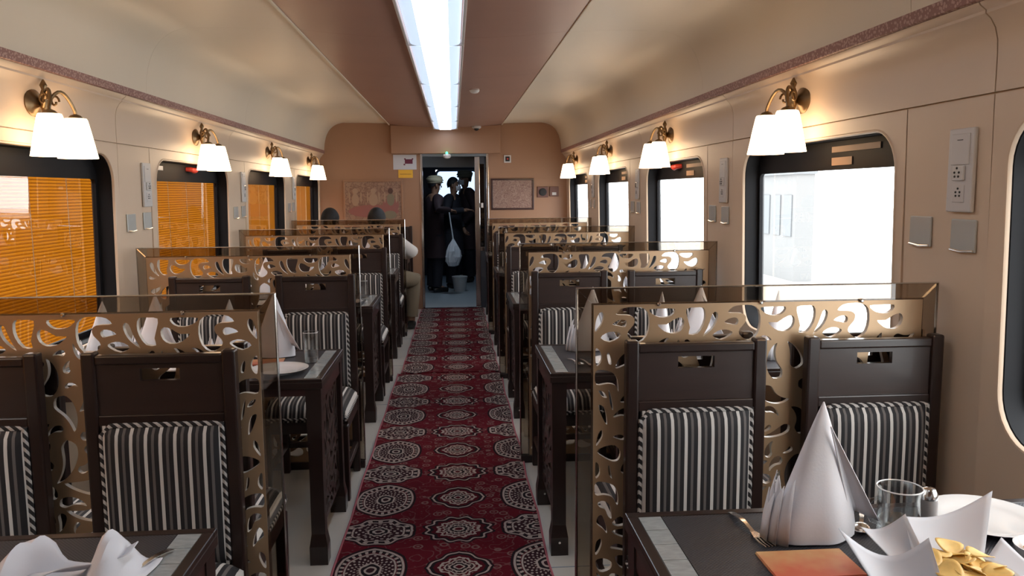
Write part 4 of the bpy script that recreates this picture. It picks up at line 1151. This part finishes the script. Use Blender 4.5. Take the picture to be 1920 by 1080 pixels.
# soft folded napkin lying on the front left table
def lying_napkin():
    t = thing('folded_napkin', 'loosely folded white napkin lying on the front left table', 'napkin', (-0.700, 1.452, TZ))
    mb = MB(); vs = []; n, m = 22, 12
    for i in range(n+1):
        for j in range(m+1):
            u, v = i/n*2-1, j/m*2-1
            ridge = 0.085*math.exp(-((u-0.48+0.12*v)/0.25)**2) + 0.080*math.exp(-((u+0.90-0.10*v)/0.15)**2)
            z = 0.004 + ridge*(1-0.65*abs(v-0.25)**1.6) + 0.006*math.sin(3*u+4*v)
            vs.append((0.115*u + 0.01*v, 0.075*v, max(0.003, z)))
    fs = [(i*(m+1)+j, (i+1)*(m+1)+j, (i+1)*(m+1)+j+1, i*(m+1)+j+1) for i in range(n) for j in range(m)]
    o = mb.add(vs, fs).build('cloth', 'linen', t, smooth=True); o.modifiers.new('thickness', 'SOLIDIFY').thickness = 0.002
    mb = MB(); vs = []
    for i in range(n+1):
        for j in range(5):
            u, v = i/n, j/4
            vs.append((-0.085+0.18*u, -0.05+0.05*v+0.04*u, 0.012+0.058*u*(1-0.3*v)+0.012*math.sin(5*u+2*v)))
    fs = [(i*5+j, i*5+5+j, i*5+6+j, i*5+1+j) for i in range(n) for j in range(4)]
    o = mb.add(vs, fs).build('upper_fold', 'linen', t, smooth=True); o.modifiers.new('thickness', 'SOLIDIFY').thickness = 0.002
lying_napkin()
# glass mug, shaker, chip basket, snack bowl on the front right table
t = thing('glass_mug', 'clear glass mug with a handle on the front right table', 'mug', (0.905, 1.520, TZ))
MB().lathe([(0.034, 0), (0.040, 0.003), (0.043, 0.050), (0.041, 0.085), (0.044, 0.102), (0.042, 0.102), (0.039, 0.085), (0.040, 0.050), (0.036, 0.010), (0.001, 0.009)], n=32, cap1=False).build('body', 'tumbler', t, smooth=True)
MB().tube([(0.0435*cos(a), 0.0435*sin(a), 0.102) for a in [2*pi*i/32 for i in range(32)]], 0.0016, 6, closed=True).build('rim', 'china', t, smooth=True)
MB().tube([(-0.040, 0.004, 0.080), (-0.058, 0.004, 0.076), (-0.064, 0.004, 0.055), (-0.056, 0.004, 0.032), (-0.040, 0.004, 0.026)], 0.0045, 8).build('handle', 'tumbler', t, smooth=True)
MB().lathe([(0.034, 0.010), (0.037, 0.014), (0.039, 0.034)], n=28).build('water', 'tumbler', t, smooth=True)
t = thing('salt_shaker', 'small grey shaker with a chrome cap beside the glass mug', 'shaker', (0.968, 1.520, TZ))
MB().lathe([(0.019, 0), (0.020, 0.003), (0.018, 0.070), (0.016, 0.078)], n=20).build('body', 'shaker', t, smooth=True)
MB().lathe([(0.0175, 0.076), (0.0180, 0.086), (0.012, 0.097), (0.004, 0.100)], n=20).build('cap', 'chrome', t, smooth=True)
bx, by = 0.868, 1.255
t = thing('paper_lined_basket', 'basket lined with pointed white paper holding chips on the front right table', 'basket', (bx, by, TZ))
MB().lathe([(0.060, 0), (0.075, 0.020), (0.088, 0.050), (0.091, 0.052), (0.085, 0.050), (0.070, 0.020), (0.056, 0.004), (0.001, 0.003)], n=28, cap1=False).build('bowl', 'china', t, smooth=True)
def sheet(c, sag, bulge):
    """paper patch over four corners, in table coordinates; v = 1 is the free upper edge"""
    mb = MB(); n = 14; vs = []; c = [Vector(p) - Vector((bx, by, TZ)) for p in c]
    for i in range(n+1):
        for j in range(n+1):
            u, v = i/n, j/n
            p = (c[0]*(1-u) + c[3]*u)*(1-v) + (c[1]*(1-u) + c[2]*u)*v
            p.z -= sag*math.sin(u*pi)*v; p += Vector(bulge)*math.sin(u*pi)*math.sin(v*pi*0.8)
            vs.append(tuple(p))
    fs = [(i*(n+1)+j, (i+1)*(n+1)+j, (i+1)*(n+1)+j+1, i*(n+1)+j+1) for i in range(n) for j in range(n)]
    o = mb.add(vs, fs).build('paper_sheet', 'paper', t, smooth=True); o.modifiers.new('thickness', 'SOLIDIFY').thickness = 0.0008
sheet([(0.700, 1.150, 0.765), (0.660, 1.290, 0.872), (0.808, 1.262, 0.862), (0.800, 1.170, 0.765)], 0.030, (0.01, 0.0, -0.02))
sheet([(0.800, 1.300, 0.770), (0.745, 1.375, 0.835), (0.830, 1.372, 0.858), (0.850, 1.300, 0.770)], 0.018, (0, 0.01, 0))
sheet([(0.820, 1.310, 0.775), (0.828, 1.375, 0.852), (1.012, 1.392, 0.888), (0.925, 1.285, 0.775)], 0.020, (0, 0.012, -0.006))
sheet([(0.905, 1.280, 0.775), (0.990, 1.330, 0.825), (1.010, 1.190, 0.800), (0.915, 1.190, 0.775)], 0.012, (0.01, 0, -0.004))
rc = random.Random(8); chip_me = None
def chip_mesh():
    mb = MB(); nr, na = 4, 16; vs = [(0, 0, 0)]
    for j in range(1, nr+1):
        for i in range(na):
            a = 2*pi*i/na; r = 0.021*j/nr*(1+0.06*cos(3*a)); x, y = r*cos(a)*1.15, r*sin(a)
            vs.append((x, y, 9*(x*x*0.9 - y*y*0.5)))
    fs = [(0, 1+i, 1+(i+1) % na) for i in range(na)] + [(1+(j-1)*na+i, 1+(j-1)*na+(i+1) % na, 1+j*na+(i+1) % na, 1+j*na+i) for j in range(1, nr) for i in range(na)]
    return mb.add(vs, fs).mesh('potato_chip', True)
chip_me = chip_mesh()
for i in range(34):
    o = link('potato_chip', chip_me, 'chip'); a = i*2.4; r = 0.062*math.sqrt((i % 17)/17)
    o.location = (bx + r*cos(a), by + r*sin(a), TZ + 0.030 + 0.0013*i + 0.014*(1-r/0.062)); o.rotation_euler = (rc.uniform(-0.15, 0.65), rc.uniform(-0.3, 0.3), rc.uniform(0, 6.28))
    o.modifiers.new('thickness', 'SOLIDIFY').thickness = 0.0012
    tag(o, 'golden curved potato chip heaped in the paper lined basket', 'chip', 'potato chips in the basket')
t = thing('snack_bowl', 'small white bowl of fried snacks on the front right table by the wall', 'bowl', (1.088, 1.345, TZ))
MB().lathe([(0.026, 0), (0.028, 0.004), (0.044, 0.024), (0.052, 0.048), (0.050, 0.048), (0.042, 0.026), (0.024, 0.007), (0.001, 0.006)], n=32, cap1=False).build('bowl', 'china', t, smooth=True)
mb = MB(); rs = random.Random(3)
for i in range(70):
    a = rs.uniform(0, 6.28); r = 0.038*math.sqrt(rs.random()); x, y, z = 1.088+r*cos(a), 1.345+r*sin(a), TZ+0.026+0.010*(1-r/0.04)+rs.uniform(0, 0.006)
    d = Vector((rs.uniform(-1, 1), rs.uniform(-1, 1), rs.uniform(-0.3, 0.3))).normalized()*0.007
    mb.tube([(x-d.x, y-d.y, z-d.z), (x, y, z+0.002), (x+d.x, y+d.y, z+d.z)], [0.0025, 0.0032, 0.0022], 5)
so = mb.build('snack_mix', 'snack', smooth=True); tag(so, 'orange fried snack mix filling the small white bowl', 'snack', kind='stuff')

# ------------------------------------------------------------------ people
def skin_obj(name, joints, edges, m, parent=None, root=None, levels=2):
    """joints: {key: (x, y, z, r)}"""
    keys = list(joints); idx = {k: i for i, k in enumerate(keys)}
    me = bpy.data.meshes.new(name)
    me.from_pydata([joints[k][:3] for k in keys], [(idx[a], idx[b]) for a, b in edges], [])
    o = link(name, me, m, parent)
    md = o.modifiers.new('skin', 'SKIN'); md.use_smooth_shade = True
    sv = me.skin_vertices[0].data if me.skin_vertices else None
    if sv is None:
        bm = bmesh.new(); bm.from_mesh(me); bm.verts.layers.skin.verify(); bm.to_mesh(me); bm.free(); sv = me.skin_vertices[0].data
    for k, i in idx.items():
        rr = joints[k][3]; sv[i].radius = rr if isinstance(rr, tuple) else (rr, rr); sv[i].use_root = (k == root)
    s = o.modifiers.new('smooth', 'SUBSURF'); s.levels = levels; s.render_levels = levels
    # bake to a plain mesh
    dg = bpy.context.evaluated_depsgraph_get(); bpy.context.view_layer.update()
    nm = bpy.data.meshes.new_from_object(o.evaluated_get(bpy.context.evaluated_depsgraph_get()))
    o.modifiers.clear(); o.data = nm; nm.name = name
    if len(nm.materials) == 0: nm.materials.append(M[m])
    nm.polygons.foreach_set('use_smooth', [True]*len(nm.polygons))
    return o
def hand(J, Ed, wrist, pre, d, side, curl=0.6):
    """palm and five fingers from a wrist joint; d = direction of the hand"""
    w = Vector(J[wrist][:3]); d = Vector(d).normalized(); lat = Vector((0, 0, 1)).cross(d)
    if lat.length < 0.1: lat = Vector((1, 0, 0))
    lat.normalize(); lat *= side; nrm = d.cross(lat).normalized()
    p = w + d*0.055; J[pre+'palm'] = (*p, (0.030, 0.016)); Ed.append((wrist, pre+'palm'))
    for i, (off, ln) in enumerate(((0.028, 0.072), (0.010, 0.082), (-0.009, 0.077), (-0.026, 0.060))):
        a = p + lat*off + d*0.030; b = a + d*ln*0.5 + nrm*ln*0.15*curl; c = b + d*ln*0.35*(1-0.4*curl) + nrm*ln*0.4*curl
        for k, (q, r) in enumerate(((a, 0.0088), (b, 0.008), (c, 0.0065))): J[pre+'f%d%d' % (i, k)] = (*q, r)
        Ed += [(pre+'palm', pre+'f%d0' % i), (pre+'f%d0' % i, pre+'f%d1' % i), (pre+'f%d1' % i, pre+'f%d2' % i)]
    a = p - d*0.015 + lat*0.034; b = a + lat*0.022 + d*0.028; c = b + d*0.026 + nrm*0.010
    for k, (q, r) in enumerate(((a, 0.011), (b, 0.0095), (c, 0.0075))): J[pre+'t%d' % k] = (*q, r)
    Ed += [(pre+'palm', pre+'t0'), (pre+'t0', pre+'t1'), (pre+'t1', pre+'t2')]
def head_joints(J, Ed, base, c, f):
    """head on joint base; c head centre, f unit facing direction (horizontal)"""
    c = Vector(c); f = Vector(f).normalized(); l = Vector((-f.y, f.x, 0))
    def put_(k, v, r, to): J[k] = (*v, r); Ed.append((to, k))
    put_('neck', c + Vector((0, 0, -0.135)) - f*0.012, 0.050, base)
    put_('jaw', c + Vector((0, 0, -0.060)) + f*0.012, (0.062, 0.070), 'neck')
    put_('skull', c + Vector((0, 0, 0.020)), (0.076, 0.088), 'jaw')
    put_('crown', c + Vector((0, 0, 0.085)) - f*0.010, (0.056, 0.066), 'skull')
    return f, l
def face_parts(o, c, f, hair='hair'):
    c = Vector(c); f = Vector(f).normalized(); l = Vector((-f.y, f.x, 0))
    nose = [c + f*0.080 + Vector((0, 0, 0.012)), c + f*0.095 + Vector((0, 0, -0.010)), c + f*0.106 + Vector((0, 0, -0.026)), c + f*0.088 + Vector((0, 0, -0.034))]
    MB().tube(nose, [0.007, 0.009, 0.012, 0.006], 8).build('nose', 'skin', o, smooth=True)
    MB().tube([c + f*0.083 + l*0.022 + Vector((0, 0, -0.056)), c + f*0.091 + Vector((0, 0, -0.055)), c + f*0.083 - l*0.022 + Vector((0, 0, -0.056))], [0.003, 0.006, 0.003], 6).build('mouth', 'lips', o, smooth=True)
    for s in (-1, 1):
        MB().lathe([(0.001, -0.010), (0.010, -0.006), (0.012, 0), (0.010, 0.006), (0.001, 0.010)], c + f*0.077 + l*0.031*s + Vector((0, 0, 0.012)), 10).build('eye', 'white', o, smooth=True)
        MB().tube([c + f*0.082 + l*0.016*s + Vector((0, 0, 0.032)), c + f*0.086 + l*0.032*s + Vector((0, 0, 0.037)), c + f*0.072 + l*0.050*s + Vector((0, 0, 0.030))], 0.004, 6).build('eyebrow', hair, o, smooth=True)
        e = c + l*0.083*s - f*0.008
        MB().lathe([(0.001, -0.030), (0.012, -0.022), (0.015, 0), (0.017, 0.016), (0.006, 0.030)], e + Vector((0, 0, -0.005)), 10, sx=0.6).build('ear', 'skin', o, smooth=True)
M['lips'] = mat('lips', (0.22, 0.08, 0.07), 0.5)
def hair_cap(o, c, f, m='hair', drop=0.0, s=1.0):
    c = Vector(c); f = Vector(f).normalized(); mb = MB(); n, rows = 24, 9; vs = []
    for j in range(rows+1):
        for i in range(n):
            a = 2*pi*i/n; dirv = Vector((cos(a), sin(a), 0)); fr = dirv.dot(f)
            low = 0.035 + 0.045*max(0, fr) - (0.075+drop)*max(0, -fr) - 0.02*(1-abs(fr))
            t = j/rows; z = low + (0.128-low)*math.sin(t*pi/2)
            rr = math.sqrt(max(0.0, 1-((z-0.01)/0.119)**2)) if z > 0.01 else 1.0 - 0.25*((0.01-z)/0.1)
            rr = max(rr, 0.01)
            vs.append(tuple(c + dirv*rr*(0.089 + 0.008*abs(fr))*s - f*0.010 + Vector((0, 0, z*s))))
    fs = [(j*n+i, j*n+(i+1) % n, (j+1)*n+(i+1) % n, (j+1)*n+i) for j in range(rows) for i in range(n)]
    fs.append(tuple(rows*n+i for i in range(n)))
    return mb.add(vs, fs).build('hair', m, o, smooth=True)
def turban(o, c, m, tilt=0.0):
    c = Vector(c); t = MB()
    prof = [(0.088, 0.020), (0.108, 0.030), (0.114, 0.048), (0.107, 0.060), (0.117, 0.072), (0.116, 0.092), (0.104, 0.104), (0.104, 0.116), (0.088, 0.132), (0.055, 0.142), (0.010, 0.140)]
    b = t.lathe(prof, (0, 0, 0), 28).build('turban', m, o, smooth=True)
    b.matrix_local = Matrix.Translation(c) @ Matrix.Rotation(tilt, 4, 'X')
    for k, (r, z) in enumerate(((0.112, 0.052), (0.116, 0.080), (0.102, 0.108))):
        MB().tube([(r*cos(a), r*sin(a)*1.02, z + 0.014*sin(a+k)) for a in [2*pi*i/28 for i in range(28)]], 0.010, 6, closed=True).build('turban_fold', m, b, smooth=True)
def coat_mesh(o, m, rings, sleeves, name='coat'):
    mb = MB(); n = 28; vs = []
    for cx, cy, z, rx, ry in rings:
        for i in range(n):
            a = 2*pi*i/n; w = 1 + 0.025*sin(5*a + z*9)
            vs.append((cx + rx*w*cos(a), cy + ry*w*sin(a), z))
    fs = [(j*n+i, j*n+(i+1) % n, (j+1)*n+(i+1) % n, (j+1)*n+i) for j in range(len(rings)-1) for i in range(n)]
    fs += [tuple(reversed(range(n))), tuple((len(rings)-1)*n+i for i in range(n))]
    c = mb.add(vs, fs).build(name, m, o, smooth=True)
    for pts, rs in sleeves: MB().tube(pts, rs, 14).build('sleeve', m, c, smooth=True)
    return c
def standing(label, x, y, rz, H, coatm, head, held=None, tur='turban', mask=False, arms=None):
    """faces local -y; H scales a 1.72 m figure; arms: (left wrist, right wrist) local"""
    t = thing('person', label, 'person', (x, y, 0), rz, 'staff standing in the vestibule'); t.scale = (H/1.72,)*3
    c = (0.0, -0.025, 1.575); f = Vector((sin(head), -cos(head), 0))
    J = {'pelvis': (0, 0, 0.94, (0.150, 0.115)), 'belly': (0, 0, 1.08, (0.150, 0.110)), 'chest': (0, 0, 1.26, (0.165, 0.115)), 'top': (0, 0, 1.385, (0.11, 0.075))}
    Ed = [('pelvis', 'belly'), ('belly', 'chest'), ('chest', 'top')]
    head_joints(J, Ed, 'top', c, f)
    sl = []
    for s, nm in ((-1, 'l'), (1, 'r')):
        wr = arms[0 if s < 0 else 1] if arms else (s*0.25, -0.06, 0.86)
        sh = Vector((s*0.175, 0, 1.365)); w = Vector(wr); mid = (sh+w)/2; d = (w-sh); ln = d.length
        bend = math.sqrt(max(0.0, 0.275**2 - (ln/2)**2)); out = Vector((s*0.7, 0.7, -0.25)); out -= d*(out.dot(d)/d.length_squared); out.normalize()
        e = mid + out*bend
        J[nm+'sh'] = (*sh, 0.062); J[nm+'el'] = (*e, 0.043); J[nm+'wr'] = (*w, (0.030, 0.024))
        Ed += [('top', nm+'sh'), (nm+'sh', nm+'el'), (nm+'el', nm+'wr')]
        hand(J, Ed, nm+'wr', nm, (w-e), s, 0.9)
        sl.append(([sh + Vector((-s*0.05, 0, 0.015)), sh + Vector((s*0.005, 0, 0.0)), sh.lerp(e, 0.5), e, e.lerp(w, 0.5), e.lerp(w, 0.93)], [0.075, 0.080, 0.066, 0.058, 0.052, 0.047]))
        J[nm+'hip'] = (s*0.085, 0, 0.86, 0.095); J[nm+'kn'] = (s*0.095, -0.015, 0.49, 0.060); J[nm+'an'] = (s*0.10, 0.02, 0.10, 0.042); J[nm+'to'] = (s*0.115, -0.11, 0.045, 0.036)
        Ed += [('pelvis', nm+'hip'), (nm+'hip', nm+'kn'), (nm+'kn', nm+'an'), (nm+'an', nm+'to')]
    b = skin_obj('body', J, Ed, 'skin', t, 'pelvis')
    face_parts(b, c, f)
    coat_mesh(t, coatm, [(0, 0, 0.52, 0.215, 0.165), (0, 0, 0.70, 0.205, 0.155), (0, 0, 0.90, 0.192, 0.145), (0, 0, 1.04, 0.176, 0.134), (0, 0, 1.20, 0.188, 0.138), (0, 0, 1.33, 0.188, 0.122), (0, 0, 1.39, 0.125, 0.098), (0, -0.01, 1.43, 0.072, 0.070)], sl)
    for s in (-1, 1):
        MB().tube([(s*0.088, 0, 0.86), (s*0.095, -0.012, 0.50), (s*0.10, 0.015, 0.09)], [0.108, 0.085, 0.070], 16).build('trouser_leg', 'coatnavy', t, smooth=True)
        MB().tube([(s*0.10, 0.062, 0.046), (s*0.102, 0.03, 0.054), (s*0.11, -0.06, 0.050), (s*0.116, -0.15, 0.040)], [0.036, 0.046, 0.046, 0.034], 12).build('shoe', 'shoe', t, smooth=True)
    hair_cap(t, c, f, 'hair')
    if tur: turban(t, c, tur)
    if mask:
        mb = MB(); cc = Vector(c); l = Vector((-f.y, f.x, 0)); vs = []
        for i in range(9):
            for j in range(6):
                a = (i/8-0.5)*2.2; z = -0.085 + 0.075*j/5; r = 0.100 + 0.012*math.sin(j/5*pi)
                vs.append(tuple(cc + f*r*cos(a) + l*r*0.86*sin(a) + Vector((0, 0, z))))
        fs = [(i*6+j, i*6+6+j, i*6+7+j, i*6+1+j) for i in range(8) for j in range(5)]
        mb.add(vs, fs).build('face_mask', 'mask', t, smooth=True)
    return t
standing('person in a dark maroon coat and pale turban at the left of the doorway', -0.285, 11.70, R(115), 1.70, 'coat', 0.0, tur='turban', arms=((-0.26, -0.13, 1.21), (0.23, -0.10, 0.88)))
standing('person in a dark coat and white mask in the middle of the vestibule', -0.015, 12.20, R(70), 1.70, 'coatnavy', 0.2, tur=None, mask=True, arms=((-0.215, -0.27, 1.20), (0.22, -0.10, 0.90)))
standing('person in a dark coat and olive turban at the right of the vestibule', 0.215, 13.0, R(-75), 1.81, 'coat', 0.1, tur='turban2', mask=True, arms=((-0.22, -0.12, 0.95), (0.22, -0.12, 0.92)))
# white plastic bag hanging from a hand
t = thing('plastic_bag', 'crinkled white plastic bag hanging in the doorway', 'bag', (-0.012, 11.42, 0.40))
mb = MB(); rb = random.Random(2); n = 26; vs = []; prof = [(0.015, 0.0), (0.075, 0.015), (0.108, 0.070), (0.115, 0.140), (0.098, 0.220), (0.062, 0.300), (0.026, 0.365), (0.012, 0.395)]
for r, z in prof:
    for i in range(n):
        a = 2*pi*i/n; k = 1 + rb.uniform(-0.13, 0.13); vs.append((r*k*cos(a), r*k*0.8*sin(a), z + rb.uniform(-0.008, 0.008)*(1 if 0.01 < z < 0.36 else 0)))
fs = [(j*n+i, j*n+(i+1) % n, (j+1)*n+(i+1) % n, (j+1)*n+i) for j in range(len(prof)-1) for i in range(n)] + [tuple(reversed(range(n))), tuple((len(prof)-1)*n+i for i in range(n))]
mb.add(vs, fs).build('sack', 'bag', t)
MB().tube([(0, 0, 0.38), (-0.014, 0.01, 0.50), (-0.034, 0.015, 0.64), (-0.050, 0.02, 0.77)], [0.012, 0.009, 0.009, 0.008], 8).build('strap', 'bag', t, smooth=True)
t = thing('bucket', 'pale plastic bucket on the vestibule floor', 'bucket', (0.075, 11.75, 0.0))
MB().lathe([(0.080, 0), (0.084, 0.004), (0.112, 0.215), (0.118, 0.220), (0.112, 0.224), (0.106, 0.215), (0.078, 0.010), (0.001, 0.009)], n=28, cap1=False).build('tub', 'bucket', t, smooth=True)
MB().tube([(0.114*cos(a), 0.01, 0.215 - 0.10*sin(a)*0.9) for a in [pi*i/14 for i in range(15)]], 0.004, 6).build('handle', 'chrome', t, smooth=True)

def seated(label, x, y, akimbo):
    """sits facing +y (away from the camera), local origin on the floor under the seat back"""
    t = thing('person', label, 'person', (x, y, 0), 0, 'seated guests')
    c = (0, 0.13, 1.175); f = Vector((0.1, 1, 0)).normalized()
    J = {'pelvis': (0, 0.14, 0.60, (0.150, 0.115)), 'belly': (0, 0.12, 0.73, (0.150, 0.112)), 'chest': (0, 0.11, 0.88, (0.165, 0.115)), 'top': (0, 0.115, 0.99, (0.11, 0.075))}
    Ed = [('pelvis', 'belly'), ('belly', 'chest'), ('chest', 'top')]
    head_joints(J, Ed, 'top', c, f)
    sl = []
    for s, nm in ((-1, 'l'), (1, 'r')):
        sh = Vector((s*0.175, 0.11, 0.965))
        if s > 0 and akimbo: e = Vector((0.345, 0.16, 0.845)); w = Vector((0.27, 0.40, 0.79))
        else: e = Vector((s*0.235, 0.20, 0.76)); w = Vector((s*0.17, 0.43, 0.79))
        J[nm+'sh'] = (*sh, 0.062); J[nm+'el'] = (*e, 0.045); J[nm+'wr'] = (*w, (0.030, 0.024))
        Ed += [('top', nm+'sh'), (nm+'sh', nm+'el'), (nm+'el', nm+'wr')]
        hand(J, Ed, nm+'wr', nm, (w-e), -s, 0.5)
        sl.append(([sh + Vector((-s*0.05, 0, 0.01)), sh, sh.lerp(e, 0.5), e, e.lerp(w, 0.5), e.lerp(w, 0.9)], [0.075, 0.082, 0.074, 0.070, 0.056, 0.048]))
        if s > 0 and akimbo: k = Vector((0.335, 0.42, 0.52)); an = Vector((0.315, 0.36, 0.10))
        else: k = Vector((s*0.11, 0.55, 0.56)); an = Vector((s*0.11, 0.50, 0.10))
        J[nm+'hip'] = (s*0.085, 0.15, 0.585, 0.095); J[nm+'kn'] = (*k, 0.062); J[nm+'an'] = (*an, 0.042); J[nm+'to'] = (an.x, an.y+0.13, 0.045, 0.036)
        Ed += [('pelvis', nm+'hip'), (nm+'hip', nm+'kn'), (nm+'kn', nm+'an'), (nm+'an', nm+'to')]
        hp = Vector(J[nm+'hip'][:3])
        MB().tube([hp, hp.lerp(k, 0.5), k + (k-hp).normalized()*0.02, k.lerp(an, 0.25), k.lerp(an, 0.92)], [0.108, 0.100, 0.092, 0.085, 0.066], 16).build('trouser_leg', 'khaki', t, smooth=True)
        MB().tube([(an.x, an.y-0.05, 0.046), (an.x, an.y-0.01, 0.054), (an.x, an.y+0.08, 0.050), (an.x, an.y+0.17, 0.040)], [0.036, 0.046, 0.046, 0.034], 12).build('shoe', 'shoe', t, smooth=True)
    b = skin_obj('body', J, Ed, 'skin', t, 'pelvis')
    face_parts(b, c, f)
    coat_mesh(t, 'shirt', [(0, 0.14, 0.52, 0.172, 0.135), (0, 0.13, 0.66, 0.172, 0.132), (0, 0.115, 0.80, 0.178, 0.132), (0, 0.11, 0.93, 0.184, 0.122), (0, 0.112, 0.99, 0.120, 0.095), (0, 0.118, 1.03, 0.068, 0.066)], sl, 'shirt')
    hair_cap(t, c, f, 'hair', 0.03, 1.05)
    return t
seated('person with black hair in a white shirt and khaki trousers, elbow in the aisle', -0.785, 8.175, True)
seated('person with black hair seated by the window at the last left table', -1.255, 8.175, False)
